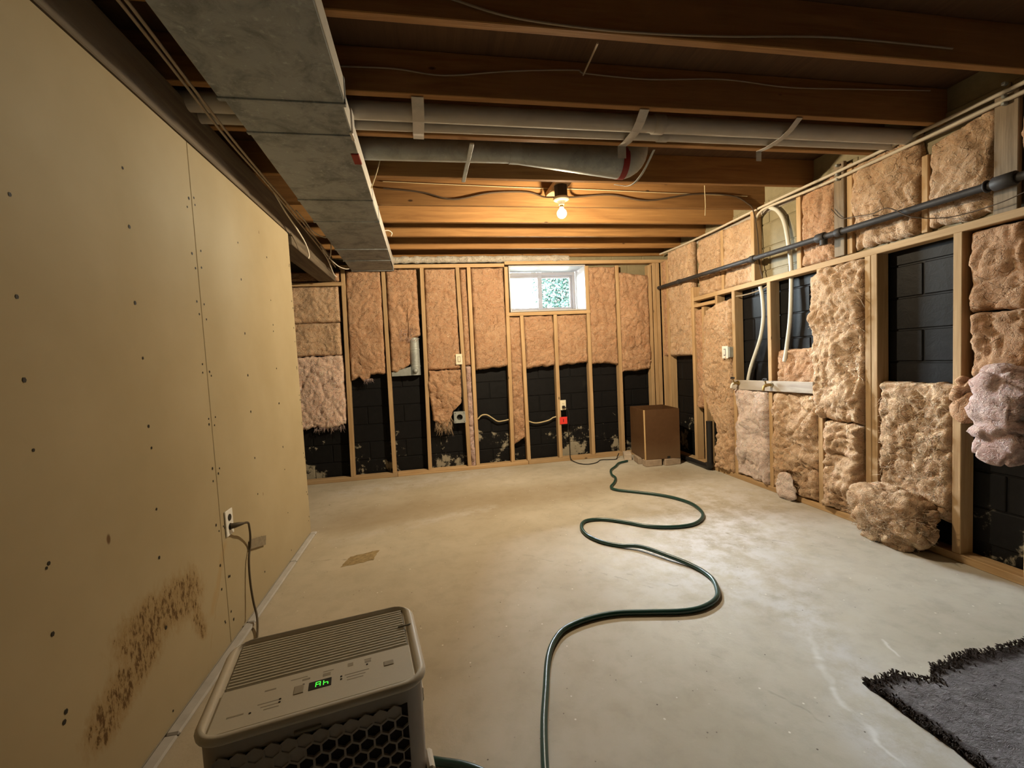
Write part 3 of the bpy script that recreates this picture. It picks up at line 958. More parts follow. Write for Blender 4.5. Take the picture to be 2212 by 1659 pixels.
batt('r', 2.150, 2.573, 1.875, [(0, 2.46), (0.4, 2.45), (1, 2.44)], 'large fluffy upper batt behind the thin loose wire, over the tall black recess', -0.045, None, 25, 0.022, 0.015, bulge=0.03, mat='ins_tan')
batt('r', 1.805, 2.108, 1.885, [(0, 2.42), (1, 2.36)], 'pale fluffy upper batt next to the board with the iron pipe clamp', -0.045, None, 26, 0.022, 0.014, bulge=0.03, mat='ins_tan')
batt('r', 1.395, 1.700, 1.89, 2.43, 'dim upper batt beyond the board with the iron pipe clamp', -0.045, None, 27, 0.022, 0.014)
# right wall, between the low studs
batt('r', 4.220, 4.352, 0.62, 1.69, 'narrow orange batt between the wooden post and the short stud, above the black drain pipe', -0.005, None, 28, 0.012, 0.012)
batt('r', 3.748, [(0, 3.99), (0.28, 4.0), (0.36, 4.12), (0.5, 4.20), (0.7, 4.17), (1, 4.16)], 0.05, [(0, 1.72), (0.6, 1.70), (1, 1.60)],
     'tall sunlit shaggy batt beside the light switch, bulging over its stud', 0.03, None, 29, 0.026, 0.018, 0.008, 0.02, mat='ins_tan')
batt('r', 3.300, 3.696, 0.05, 0.868, 'pale pink fluffy batt under the tap board, nearest the light switch', 0.03, None, 30, 0.032, 0.016, 0.006, 0.012, bulge=0.02, mat='ins_pale')
batt('r', 2.812, 3.250, 0.05, 0.868, 'tattered folded tan batt under the tap board, beside the pink one', 0.02, None, 31, 0.034, 0.020, 0.006, 0.012, fold=0.008, mat='ins_tan')
batt('r', 2.812, 3.240, 0.92, [(0, 1.23), (1, 1.215)], 'short orange batt standing behind the tap board below the grey pipe', -0.03, None, 32, 0.02, 0.016, mat='ins')
batt('r', 2.446, [(0, 2.78), (0.15, 2.84), (1, 2.86)], 0.70, [(0, 1.80), (0.7, 1.795), (1, 1.75)], 'tall shaggy tan batt spilling over its stud beside the double studs', 0.035, None, 33, 0.030, 0.019, 0.008, 0.016, mat='ins_tan', fold=0.005)
batt('r', 2.446, 2.764, 0.045, 0.69, 'crumpled rolled-up batt at the foot of the bay beside the double studs', 0.02, None, 34, 0.042, 0.022, 0.006, 0.016, fold=0.012, bulge=0.02, mat='ins_tan')
batt('r', 1.948, 2.356, 0.20, [(0, 0.985), (1, 0.99)], 'shaggy batt filling the lower half below the tall black recess', 0.01, None, 35, 0.020, 0.018, 0.008, 0.010, mat='ins_tan', fold=0.005)
batt('r', 1.645, 1.886, 1.375, 1.80, 'upper brownish batt between the last studs, above a dark horizontal slit', -0.01, None, 36, 0.02, 0.014)
batt('r', 1.645, 1.876, 0.92, 1.37, 'lower loose brownish batt between the last studs, above the hanging pink clump', 0.0, None, 37, 0.030, 0.018)
batt('r', 1.20, 1.596, 0.70, 1.80, 'dim batt in the bay past the last stud, cut by the picture edge', 0.0, None, 38, 0.02, 0.014, mat='ins_tan')

def wisps(names_label, y0, y1, z0, z1, count, mat, seed, length=0.08):
    for q in bpy.data.objects:
        if q.get('label') == names_label:
            fray(q, lambda r: ((XR - r.uniform(0.008, 0.035), r.uniform(y0, y1), r.uniform(z0, z1)), (r.uniform(-.25, .15), r.uniform(-.9, .9), r.uniform(-.9, .6))), count, length, mat, seed, 0.0018)
wisps('tall shaggy tan batt spilling over its stud beside the double studs', 2.47, 2.80, 0.85, 1.72, 330, 'ins_tan', 71, 0.10)
wisps('shaggy batt filling the lower half below the tall black recess', 1.98, 2.34, 0.35, 0.92, 330, 'ins_tan', 72)
wisps('tattered folded tan batt under the tap board, beside the pink one', 2.85, 3.22, 0.12, 0.80, 200, 'ins_tan', 73)
wisps('tall sunlit shaggy batt beside the light switch, bulging over its stud', 3.78, 4.08, 0.6, 1.62, 220, 'ins_tan', 74)

def clump(name, label, c, r, mat, seed, pw=0.6, wrinkle=0.03, n=64, minz=None, maxx=None, fold=0.0):
    """a loose folded lump: superellipsoid with creases"""
    vs, fs = [], []
    nv = n // 2
    def sp(v, e):
        return math.copysign(abs(v) ** e, v)
    for j in range(nv + 1):
        th = -PI / 2 + PI * j / nv
        for i in range(n):
            ph = 2 * PI * i / n
            d = Vector((sp(math.cos(th), pw) * sp(math.cos(ph), pw), sp(math.cos(th), pw) * sp(math.sin(ph), pw), sp(math.sin(th), pw)))
            p = Vector((c[0] + d.x * r[0], c[1] + d.y * r[1], c[2] + d.z * r[2]))
            q = p * 1.0
            k = 0.9 * nz(q.x * 6, q.y * 6, q.z * 6 + seed) * wrinkle * 1.6
            c1 = nz(q.x * 8 + seed, q.y * 8, q.z * 11)
            k -= wrinkle * 0.9 * math.exp(-(c1 / 0.10) ** 2)
            k += wrinkle * 0.35 * nz(q.x * 24, q.y * 24, q.z * 24 + seed) + 0.15 * wrinkle * nz(q.x * 70, q.y * 70, q.z * 70)
            if fold:
                ph = q.z * 9 + q.y * 3 + 1.3 * nz(q.x * 5, q.y * 5, q.z * 5 + seed)
                k += fold * (abs((ph % 1) * 2 - 1) - 0.5)
            p = p + d.normalized() * k
            if minz is not None:
                p.z = max(p.z, minz)
            if maxx is not None:
                p.x = min(p.x, maxx)
            vs.append(tuple(p))
    for j in range(nv):
        for i in range(n):
            a, b = j * n + i, j * n + (i + 1) % n
            fs.append((a, b, b + n, a + n))
    o = MB().add(vs, fs).obj(name, M[mat], None, True)
    return tag(o, label, 'insulation', 'loose clumps of insulation by the side wall')
o = clump('insulation_clump', 'big tan clump of insulation slumped on the floor below the black recess', (2.735, 2.205, 0.165), (0.125, 0.235, 0.19), 'ins_tan', 3.1, 0.72, 0.028, 120, 0.001, XR - 0.006, 0.022)
def on_lump(c, rx, ry, rz):
    def f(r):
        a, b = r.uniform(PI * 0.5, PI * 1.5), r.uniform(-0.9, 1.0)
        q = math.sqrt(max(0, 1 - b * b))
        n_ = (math.cos(a) * q, math.sin(a) * q, b)
        return ((c[0] + rx * n_[0], c[1] + ry * n_[1], max(0.01, c[2] + rz * n_[2])), (n_[0] * 0.3 + r.uniform(-.4, .2), r.uniform(-.9, .9), r.uniform(-.5, .6)))
    return f
fray(o, on_lump((2.735, 2.205, 0.165), 0.125, 0.235, 0.185), 1100, 0.06, 'ins_tan', 51, 0.0016)
o = clump('insulation_clump', 'pink clump of insulation drooping out of the last bay over bare black block', (2.715, 1.655, 0.865), (0.085, 0.125, 0.25), 'ins_pink', 7.7, 0.7, 0.014, 110, None, XR - 0.006, 0.030)
clump('insulation_clump', 'small tufted rose-brown tuft of insulation peeking beside the drooping pink clump', (2.755, 1.835, 0.92), (0.05, 0.055, 0.12), 'ins', 9.2, 0.9, 0.03, 64, None, XR - 0.004)
clump('insulation_scrap', 'torn pale scrap of insulation leaning on the floor plate below the tattered batt', (2.770, 3.07, 0.10), (0.020, 0.10, 0.115), 'ins_pale', 4.4, 0.9, 0.016, 64, 0.002, XR - 0.008, 0.012)

# ------------------------------------------------------------------ beam and big duct
bm_ = thing('support_beam', 'dark beam running above the top of the drywall partition', 'beam', (-1.04, 2.0, 2.27))
MB().box((-0.085, -3.6, 0.003), (0.053, 3.02, 0.18), 0.004).obj('beam_timber', M['beam'], bm_)
MB().box((-0.10, 1.54, -0.085), (0.07, 3.02, 0.0), 0.004).obj('underside_plank', M['beam'], bm_)

def duct():
    root = thing('trunk_duct', 'large dusty rectangular sheet metal duct running below the joists to the back wall', 'duct', (-0.5, 2.5, 2.28))
    L = root.location
    def st(y):
        t = (y - 0.3) / 4.7
        return (-0.695 - 0.105 * t - L.x, -0.268 - 0.085 * t - L.x, 2.325 - 0.040 * t - L.z)
    secs = [(-1.6, 1.90, -0.006, 0.012), (1.885, 2.16, 0.0, 0.0), (2.15, 2.96, 0.003, 0.0), (2.95, 3.36, -0.001, 0.0),
            (3.35, 4.12, 0.003, -0.002), (4.11, 4.52, -0.001, -0.004), (4.51, 4.99, 0.002, -0.008)]
    top = 2.411 - L.z
    for a, b, dz, dx in secs:
        xa0, xa1, za = st(a); xb0, xb1, zb = st(b)
        za += dz; zb += dz
        vs = [(xa0 - dx, a - L.y, za), (xa1 + dx, a - L.y, za), (xa1 + dx, a - L.y, top), (xa0 - dx, a - L.y, top),
              (xb0 - dx, b - L.y, zb), (xb1 + dx, b - L.y, zb), (xb1 + dx, b - L.y, top), (xb0 - dx, b - L.y, top)]
        s_ = MB().add(vs, [(0, 3, 2, 1), (4, 5, 6, 7), (0, 1, 5, 4), (1, 2, 6, 5), (2, 3, 7, 6), (3, 0, 4, 7)]).obj('duct_section', M['duct'], root)
        # turned seam at the far end of each section
        m = MB()
        m.box((xb0 - dx - 0.006, b - L.y - 0.012, zb - 0.006), (xb1 + dx + 0.006, b - L.y + 0.010, zb + 0.006), 0.002)
        m.box((xb1 + dx - 0.002, b - L.y - 0.012, zb - 0.004), (xb1 + dx + 0.006, b - L.y + 0.010, top), 0.002)
        m.obj('seam', M['duct'], s_)
    # paler sheet over the room side of the duct
    for a, b in ((0.2, 1.88), (1.92, 2.14), (2.18, 3.33), (3.38, 4.95)):
        xa0, xa1, za = st(a); xb0, xb1, zb = st(b)
        o1 = 0.016 if b < 1.9 else 0.004
        vs = [(xa1 + o1, a - L.y, za + 0.004), (xb1 + o1, b - L.y, zb + 0.004), (xb1 + o1, b - L.y, top - 0.006), (xa1 + o1, a - L.y, top - 0.006)]
        vs += [(x - 0.003, y, z) for x, y, z in vs]
        MB().add(vs, [(0, 1, 2, 3), (7, 6, 5, 4), (0, 4, 5, 1), (3, 2, 6, 7), (1, 5, 6, 2), (0, 3, 7, 4)]).obj('side_sheet', M['duct_edge'], root)
    x0, x1, z = st(2.18)
    MB().box((x1 - 0.004, 2.12 - L.y, z - 0.006), (x1 + 0.012, 2.19 - L.y, z + 0.11), 0.003).obj('foil_tape', M['foil'], root)
    x0, x1, z = st(2.38)
    MB().box((x1 - 0.03, 2.33 - L.y, z - 0.003), (x1 + 0.007, 2.44 - L.y, z + 0.008), 0.002).obj('red_tape', M['redtape'], root)
duct()

# ------------------------------------------------------------------ pipes between the joists
def straight_pipe(name, label, p0, p1, r, mat, couplings=(), n=16, cat='pipe', group=None, cr=1.14, cl=0.06):
    root = thing(name, label, cat, p0, 0, group)
    b = Vector(p1) - Vector(p0)
    MB().tube([(0, 0, 0), tuple(b)], r, n).obj('pipe_run', M[mat], root, True)
    u = b.normalized()
    for c in couplings:
        q = u * c
        h = u * cl / 2
        MB().tube([q - h, q - h * 0.97, q + h * 0.97, q + h], [r * 1.01, r * cr, r * cr, r * 1.01], n).obj('coupling', M[mat], root, True)
    return root
straight_pipe('drain_pipe', 'thicker grey-white pipe across the ceiling, the front one of the pair', (-1.7, 2.205, 2.456), (2.90, 2.205, 2.452), 0.042, 'pvc', (2.05 + 0.9,), 20, group='pair of ceiling pipes')
straight_pipe('drain_pipe', 'thinner grey-white pipe across the ceiling, behind the thicker one', (-1.7, 2.305, 2.440), (2.90, 2.305, 2.450), 0.027, 'pvc', (3.03,), 18, group='pair of ceiling pipes')

def strap(name, label, pts, w, mat='strap'):
    """flat metal band following pts (each (x, y, z)), width along X"""
    m = MB()
    vs, fs = [], []
    for i, (x, y, z) in enumerate(pts):
        vs += [(x - w / 2, y, z), (x + w / 2, y, z), (x + w / 2, y, z + 0.002), (x - w / 2, y, z + 0.002)]
    for i in range(len(pts) - 1):
        a = 4 * i
        for k in range(4):
            fs.append((a + k, a + 4 + k, a + 4 + (k + 1) % 4, a + (k + 1) % 4))
    fs += [(0, 1, 2, 3), tuple(4 * (len(pts) - 1) + k for k in (3, 2, 1, 0))]
    m.add(vs, fs)
    return tag(m.obj(name, M[mat]), label, 'strap', 'straps under the pipe pair')
strap('pipe_strap', 'flat metal strap holding up the pipe pair near the big duct', [(0.005, 2.06, 2.443), (0.005, 2.12, 2.420), (0.004, 2.20, 2.409), (0.0, 2.31, 2.408), (0.0, 2.385, 2.436), (0.0, 2.43, 2.441)], 0.055)
strap('pipe_strap', 'kinked metal strap crossing under the pipe pair over the tapered duct end', [(1.10, 2.06, 2.443), (1.11, 2.13, 2.418), (1.12, 2.20, 2.408), (1.12, 2.31, 2.406), (1.13, 2.392, 2.425), (1.13, 2.394, 2.36)], 0.05)
strap('pipe_strap', 'dark short strap under the pipe pair, nearest the side wall', [(1.98, 2.06, 2.443), (1.99, 2.13, 2.418), (2.0, 2.20, 2.408), (2.0, 2.31, 2.408), (2.01, 2.392, 2.425), (2.01, 2.394, 2.37)], 0.035)

def round_duct():
    root = thing('round_duct', 'round metal duct with a tapered end hung between two joists', 'duct', (-0.4, 2.66, 2.49))
    X = lambda x: x + 0.4
    MB().tube([(-0.05, 0, 0.0), (X(0.56), 0, 0.005)], 0.060, 24).obj('straight_run', M['galv'], root, True)
    MB().tube([(X(0.53), 0, 0.005), (X(0.59), 0, 0.004)], 0.064, 24).obj('joint_band', M['galv'], root, True)
    pts, rs = [], []
    for i in range(9):
        t = i / 8
        pts.append((X(0.58 + 0.66 * t), 0, 0.003 - 0.036 * t)); rs.append(0.062 + 0.036 * t)
    MB().tube(pts, rs, 24).obj('tapered_run', M['galv'], root, True)
    pts, rs = [], []
    for i in range(8):
        a = PI / 2 * i / 7
        pts.append((X(1.24 + 0.085 * math.sin(a)), 0, -0.033 + 0.085 * (1 - math.cos(a)))); rs.append(0.098)
    MB().tube(pts, rs, 24).obj('elbow', M['galv'], root, True)
    MB().tube([(X(1.225), 0, -0.033), (X(1.265), 0, -0.033)], 0.0995, 24).obj('red_tape', M['redtape'], root, True)
round_duct()
m_ = MB().bar((0.285, 2.455, 2.441), (0.272, 2.955, 2.437), 0.024, 0.010, (1, 0, 0), 0.002)
tag(m_.obj('duct_hanger', M['galv']), 'thin bright metal bar nailed across two joists below the straight round duct', 'hanger', 'hangers of the round duct')
m_ = MB().tube(spline([(1.36, 2.45, 2.442), (1.352, 2.60, 2.36), (1.345, 2.75, 2.352), (1.335, 2.96, 2.441)], 6), 0.008, 8, True, 0.3)
tag(m_.obj('duct_hanger', M['galv'], None, True), 'bent bright metal hanger under the tapered duct end', 'hanger', 'hangers of the round duct')

# ------------------------------------------------------------------ lamp
def lamp():
    root = thing('ceiling_lamp', 'bare glowing bulb in a round porcelain holder below the joists', 'lamp', (1.012, 3.19, 2.33))
    MB().box((-0.055, -0.06, 0.185), (0.065, 0.225, 0.22), 0.003).obj('mounting_board', M['stud_y'], root)
    MB().lathe([(0.048, 0.10), (0.05, 0.105), (0.05, 0.186), (0.0485, 0.19)], 8).obj('junction_box', M['iron'], root)
    MB().lathe([(0.020, 0.045), (0.024, 0.052), (0.026, 0.070), (0.040, 0.075), (0.058, 0.082), (0.061, 0.092), (0.058, 0.099), (0.03, 0.1)], 28).obj('lamp_holder', M['porcelain'], root, True)
    MB().lathe([(0.0128, 0.030), (0.0135, 0.034), (0.0125, 0.038), (0.0135, 0.042), (0.0125, 0.046), (0.0135, 0.05)], 16).obj('socket_ring', M['brass'], root, True)
    prof = []
    for i in range(13):
        a = -PI / 2 + (PI * 0.80) * i / 12
        prof.append((max(0.0008, 0.036 * math.cos(a)), -0.016 + 0.036 * math.sin(a)))
    prof += [(0.0165, 0.018), (0.0135, 0.030)]
    bulb = MB().lathe(prof, 28).obj('bulb', M['bulb'], root, True)
    ld = bpy.data.lights.new('bulb_light', 'POINT')
    ld.energy = BULB_POWER
    ld.color = (1.0, 0.80, 0.53)
    ld.shadow_soft_size = 0.022
    ld.use_nodes = True
    nt = ld.node_tree
    em = nt.nodes['Emission']
    fo = nt.nodes.new('ShaderNodeLightFalloff')
    fo.inputs['Strength'].default_value = 1.0
    fo.inputs['Smooth'].default_value = 1.2
    # added dimming: bulb light is weakened toward the camera end of the room
    ge = nt.nodes.new('ShaderNodeNewGeometry')
    sp = nt.nodes.new('ShaderNodeSeparateXYZ')
    mr = nt.nodes.new('ShaderNodeMapRange')
    mr.inputs[1].default_value, mr.inputs[2].default_value = -0.75, 0.35
    mr.inputs[3].default_value, mr.inputs[4].default_value = LAMP_BACK, 1.0
    mu = nt.nodes.new('ShaderNodeMath'); mu.operation = 'MULTIPLY'
    nt.links.new(ge.outputs['Incoming'], sp.inputs[0])
    nt.links.new(sp.outputs['Y'], mr.inputs[0])
    nt.links.new(mr.outputs[0], mu.inputs[0])
    nt.links.new(fo.outputs['Quadratic'], mu.inputs[1])
    nt.links.new(mu.outputs[0], em.inputs['Strength'])
    lo = bpy.data.objects.new('bulb_light', ld)
    COL.objects.link(lo)
    lo.parent = root
    lo.location = (0, 0, -0.012)
lamp()

# ------------------------------------------------------------------ cables
CABLE_GROUPS = {('water_pipe', 'water'): 'pair of water pipes', ('supply_hose', 'pex'): 'grey-white flexible pipes', ('yellow_cable', 'cable_y'): 'yellowed cables in the back wall bays',
                ('cable', 'cable_d'): 'dark cables', ('cable', 'cable_w'): 'loose white wires by the duct', ('cable', 'cable_g'): 'dusty grey cables'}
def cable(name, label, pts, r, mat, per=6, cat='cable', n=6, group=None):
    group = group or CABLE_GROUPS.get((name, mat))
    return tag(MB().tube(spline(pts, per), r, n).obj(name, M[mat], None, True), label, cat, group)
jf = 2.05 - 0.006
cable('cable', 'pale wavy cable stapled across the dark joist in front of the pipe pair', [(-0.32, jf, 2.545), (-0.09, jf, 2.55), (0.13, jf, 2.535), (0.43, jf, 2.572), (0.74, jf, 2.597), (0.80, jf, 2.585), (1.12, jf, 2.578), (1.52, jf, 2.602), (1.9, jf, 2.585), (2.32, jf, 2.60), (2.8, jf, 2.62)], 0.004, 'cable_g')
cable('wire_offcut', 'short straight bit of wire slanting down to the wavy cable on the dark joist', [(0.698, 1.655, 2.447), (0.74, 1.85, 2.51), (0.778, 2.03, 2.568)], 0.0042, 'cable_g', cat='wire')
cable('cable', 'thin sagging cable on the nearest joist, at the top of the picture', [(-0.05, 1.592, 2.56), (0.139, 1.592, 2.51), (0.34, 1.592, 2.468), (0.60, 1.592, 2.452), (0.87, 1.592, 2.452), (1.2, 1.592, 2.466), (1.7, 1.592, 2.50), (2.3, 1.592, 2.50)], 0.0045, 'cable_g')
lf = 3.42 - 0.008
cable('cable', 'dark brown cable stapled along the lit joist to the lamp holder from the duct', [(-0.28, lf, 2.56), (0.0, lf, 2.535), (0.23, lf, 2.487), (0.52, lf, 2.54), (0.80, lf, 2.55), (0.93, lf - 0.03, 2.505), (0.985, lf - 0.16, 2.455)], 0.0065, 'cable_d')
cable('cable', 'dark brown cable along the lit joist from the lamp holder to the side wall', [(1.05, lf - 0.16, 2.46), (1.18, lf - 0.02, 2.51), (1.5, lf, 2.54), (1.82, lf, 2.50), (2.24, lf, 2.558), (2.6, lf, 2.55), (2.76, lf, 2.48), (2.80, lf, 2.44)], 0.0065, 'cable_d')
cable('cable', 'thin orange-lit wire running above the dark cable along the lit joist', [(-0.28, lf + 0.003, 2.61), (0.3, lf + 0.003, 2.595), (0.8, lf + 0.003, 2.585), (1.3, lf + 0.003, 2.58), (2.0, lf + 0.003, 2.565), (2.75, lf + 0.003, 2.55)], 0.003, 'cable_y')
cable('dangling_wire', 'short pale wire dangling from the lit joist toward the side wall', [(2.03, 2.95, 2.52), (2.04, 2.97, 2.42), (2.05, 2.98, 2.32), (2.048, 2.985, 2.24)], 0.003, 'cable_y', cat='wire')
# along the beam
cable('cable', 'long dusty cable beside the beam, the one nearer the big duct', [(-0.76, -0.4, 2.36), (-0.785, 0.9, 2.34), (-0.80, 1.45, 2.335), (-0.82, 1.83, 2.33), (-0.845, 2.27, 2.33), (-0.86, 2.7, 2.335), (-0.865, 3.28, 2.33), (-0.90, 4.2, 2.335), (-0.93, 4.85, 2.30)], 0.0055, 'cable_g')
cable('cable', 'long dusty cable beside the beam, the one hugging the timber', [(-0.79, -0.4, 2.362), (-0.81, 0.9, 2.345), (-0.825, 1.45, 2.34), (-0.845, 1.83, 2.34), (-0.872, 2.3, 2.335), (-0.885, 2.8, 2.345), (-0.89, 3.3, 2.33), (-0.925, 4.1, 2.335), (-0.945, 4.7, 2.31)], 0.0055, 'cable_g')
cable('cable', 'short wire hanging in an open hook from the beam near the drywall end', [(-0.93, 3.05, 2.40), (-0.92, 3.25, 2.33), (-0.91, 3.45, 2.28), (-0.90, 3.62, 2.22), (-0.898, 3.70, 2.155), (-0.905, 3.70, 2.12)], 0.005, 'cable_w')
cable('cable', 'curved wire loop reaching from the beam cables to the duct', [(-0.93, 3.55, 2.44), (-0.90, 3.62, 2.40), (-0.87, 3.72, 2.345), (-0.83, 3.80, 2.325), (-0.78, 3.85, 2.328), (-0.74, 3.87, 2.40)], 0.005, 'cable_w')
cable('cable', 'lowest white wire loop behind the duct end near the back wall', [(-0.93, 4.25, 2.36), (-0.90, 4.42, 2.30), (-0.86, 4.6, 2.26), (-0.81, 4.70, 2.25), (-0.79, 4.8, 2.27)], 0.005, 'cable_w')
cable('cable', 'stub of wire sticking up beside the duct end', [(-0.90, 4.42, 2.285), (-0.875, 4.38, 2.31), (-0.85, 4.30, 2.36), (-0.84, 4.28, 2.42)], 0.005, 'cable_w')
cable('cable', 'drooping wire tail between the beam end and the back wall', [(-0.93, 4.3, 2.34), (-0.925, 4.5, 2.29), (-0.93, 4.66, 2.24), (-0.925, 4.74, 2.20), (-0.91, 4.78, 2.185)], 0.005, 'cable_w')
cable('cable', 'small curl of white wire sticking out from the room side of the duct', [(-0.335, 3.92, 2.40), (-0.30, 3.93, 2.405), (-0.275, 3.95, 2.39), (-0.285, 3.97, 2.37)], 0.004, 'cable_w')
cable('straw_stick', 'thin stray stick poking out beside the duct near the lit joist', [(-0.31, 2.90, 2.36), (-0.27, 2.88, 2.45), (-0.235, 2.86, 2.54)], 0.004, 'cable_y', cat='stick')
# loose thin wire on the upper batts
cable('loose_wire', 'thin loose wire sagging over the upper batts and across the iron pipe', [(2.84, 2.70, 2.20), (2.835, 2.62, 2.11), (2.80, 2.50, 2.08), (2.74, 2.32, 2.04), (2.735, 2.22, 2.04), (2.75, 2.10, 1.95), (2.80, 1.95, 1.90), (2.806, 1.75, 1.90), (2.806, 1.60, 1.93)], 0.0028, 'cable_d', cat='wire')
# in the back wall bays
cable('yellow_cable', 'yellowed cable arching through the black bay beside the pink hanging strip', [(0.485, 5.09, 0.575), (0.52, 5.09, 0.61), (0.556, 5.09, 0.622), (0.60, 5.09, 0.615), (0.65, 5.09, 0.58), (0.716, 5.09, 0.533), (0.78, 5.09, 0.532), (0.848, 5.09, 0.542)], 0.008, 'cable_y')
cable('yellow_cable', 'yellowed cable sagging through the black bay to the red-carded stud', [(1.085, 5.09, 0.508), (1.15, 5.09, 0.482), (1.22, 5.09, 0.478), (1.336, 5.09, 0.498), (1.39, 5.09, 0.525), (1.432, 5.09, 0.535)], 0.008, 'cable_y')

# ------------------------------------------------------------------ outlets, switches, boxes on the back wall
def plate_b(name, label, cat, x, z, mat, outlet, proud=0.0):
    root = thing(name, label, cat, (x, YB - 0.002 - proud, z))
    if proud:
        MB().box((-0.030, 0.0, -0.048), (0.030, 0.045, 0.048), 0.003).obj('switch_box', M['galv'], root)
    MB().box((-0.036, -0.007, -0.06), (0.036, 0.0, 0.06), 0.002).obj('cover_plate', M[mat], root)
    if outlet:
        for dz in (0.021, -0.021):
            s_ = MB().box((-0.017, -0.009, dz - 0.014), (0.017, -0.006, dz + 0.014), 0.003).obj('socket', M[mat], root)
            m = MB()
            m.box((-0.008, -0.0098, dz - 0.004), (-0.0055, -0.0085, dz + 0.006), 0.0003).box((0.0055, -0.0098, dz - 0.004), (0.008, -0.0085, dz + 0.006), 0.0003)
            m.box((-0.002, -0.0098, dz - 0.011), (0.002, -0.0085, dz - 0.007), 0.0003)
            m.obj('socket_slots', M['dark'], s_)
    else:
        MB().box((-0.018, -0.010, -0.034), (0.018, -0.006, 0.034), 0.002).obj('switch_frame', M['button'], root)
        MB().box((-0.010, -0.0135, -0.024), (0.010, -0.009, 0.024), 0.002).obj('switch_toggle', M[mat], root)
    return root
plate_b('wall_switch', 'ivory switch plate on the back wall stud at the foot of the smooth batt', 'switch', 0.300, 1.285, 'ivory', False, 0.020)
MB_ = MB().tube(spline([(0.315, 5.035, 1.225), (0.322, 5.035, 1.15), (0.318, 5.035, 1.0), (0.322, 5.035, 0.80), (0.318, 5.04, 0.69)], 5), 0.006, 6)
tag(MB_.obj('cable', M['cable_d'], None, True), 'dark cable running down the stud from the ivory switch to the vent box', 'cable')
plate_b('wall_outlet', 'ivory outlet on the back wall stud with a black plug in it', 'outlet', 1.505, 0.677, 'ivory', True)
def vent_box():
    root = thing('vent_box', 'square galvanised plate with a round dark hole beside the tattered batt', 'vent', (0.272, YB, 0.62))
    n = 24
    vs, fs = [], []
    R = 0.034
    for k in range(n):
        a = 2 * PI * k / n
        c, s_ = math.cos(a), math.sin(a)
        q = 0.065 / max(abs(c), abs(s_))
        vs += [(R * c, -0.004, R * s_), (q * c, -0.004, q * s_), (R * c, 0.05, R * s_), (q * c, 0.05, q * s_)]
    for k in range(n):
        a, b = 4 * k, 4 * ((k + 1) % n)
        fs += [(a, a + 1, b + 1, b), (a, b, b + 2, a + 2), (a + 1, a + 3, b + 3, b + 1), (a + 2, b + 2, b + 3, a + 3)]
    MB().add(vs, fs).obj('box_face', M['galv'], root)
    MB().lathe([(0.001, 0.0), (0.033, 0.0), (0.033, 0.004)], 20, Matrix.Rotation(PI / 2, 4, 'X') @ Matrix.Translation((0, 0, -0.046))).obj('hole_back', M['dark'], root)
    for sx in (-1, 1):
        for sz in (-1, 1):
            MB().lathe([(0.005, 0.0), (0.005, 0.003)], 8, Matrix.Translation((sx * 0.05, -0.004, sz * 0.05)) @ Matrix.Rotation(PI / 2, 4, 'X')).obj('screw', M['iron'], root)
vent_box()
def red_card():
    root = thing('red_card', 'small bright red card fixed to the stud below the plugged outlet', 'card', (1.502, YB - 0.010, 0.493), 0)
    MB().box((-0.046, -0.0015, -0.043), (0.046, 0.0005, 0.043), 0.0005).obj('card_sheet', M['red'], root)
    MB().box((-0.006, -0.0025, -0.020), (0.002, -0.0012, 0.018), 0.0003).obj('printed_bar', M['dark'], root)
red_card()
def wall_boot():
    root = thing('wall_duct', 'short galvanised round duct ending in a flat boot within the torn batt', 'duct', (-0.19, 5.085, 1.13))
    pts = [(0.0, 0, 0.0), (0.0, 0, 0.36), (0.0, 0, 0.42)]
    MB().tube(pts, 0.054, 24).obj('round_duct', M['galv'], root, True)
    for z in (0.10, 0.29):
        MB().tube([(0, 0, z - 0.008), (0, 0, z), (0, 0, z + 0.008)], [0.0545, 0.058, 0.0545], 24).obj('bead', M['galv'], root, True)
    MB().lathe([(0.001, 0.0), (0.026, 0.0), (0.030, 0.006), (0.001, 0.007)], 18, Matrix.Translation((0.0, -0.056, 0.05)) @ Matrix.Rotation(PI / 2, 4, 'X')).obj('damper_knob', M['galv'], root, True)
    vs = [(-0.262, -0.03, 0.0), (-0.05, -0.05, 0.0), (-0.05, 0.045, 0.0), (-0.262, 0.04, 0.0),
          (-0.262, -0.03, 0.045), (-0.05, -0.05, 0.10), (-0.05, 0.045, 0.10), (-0.262, 0.04, 0.045)]
    MB().add(vs, [(0, 3, 2, 1), (4, 5, 6, 7), (0, 1, 5, 4), (1, 2, 6, 5), (2, 3, 7, 6), (3, 0, 4, 7)]).obj('boot', M['galv'], root)
wall_boot()

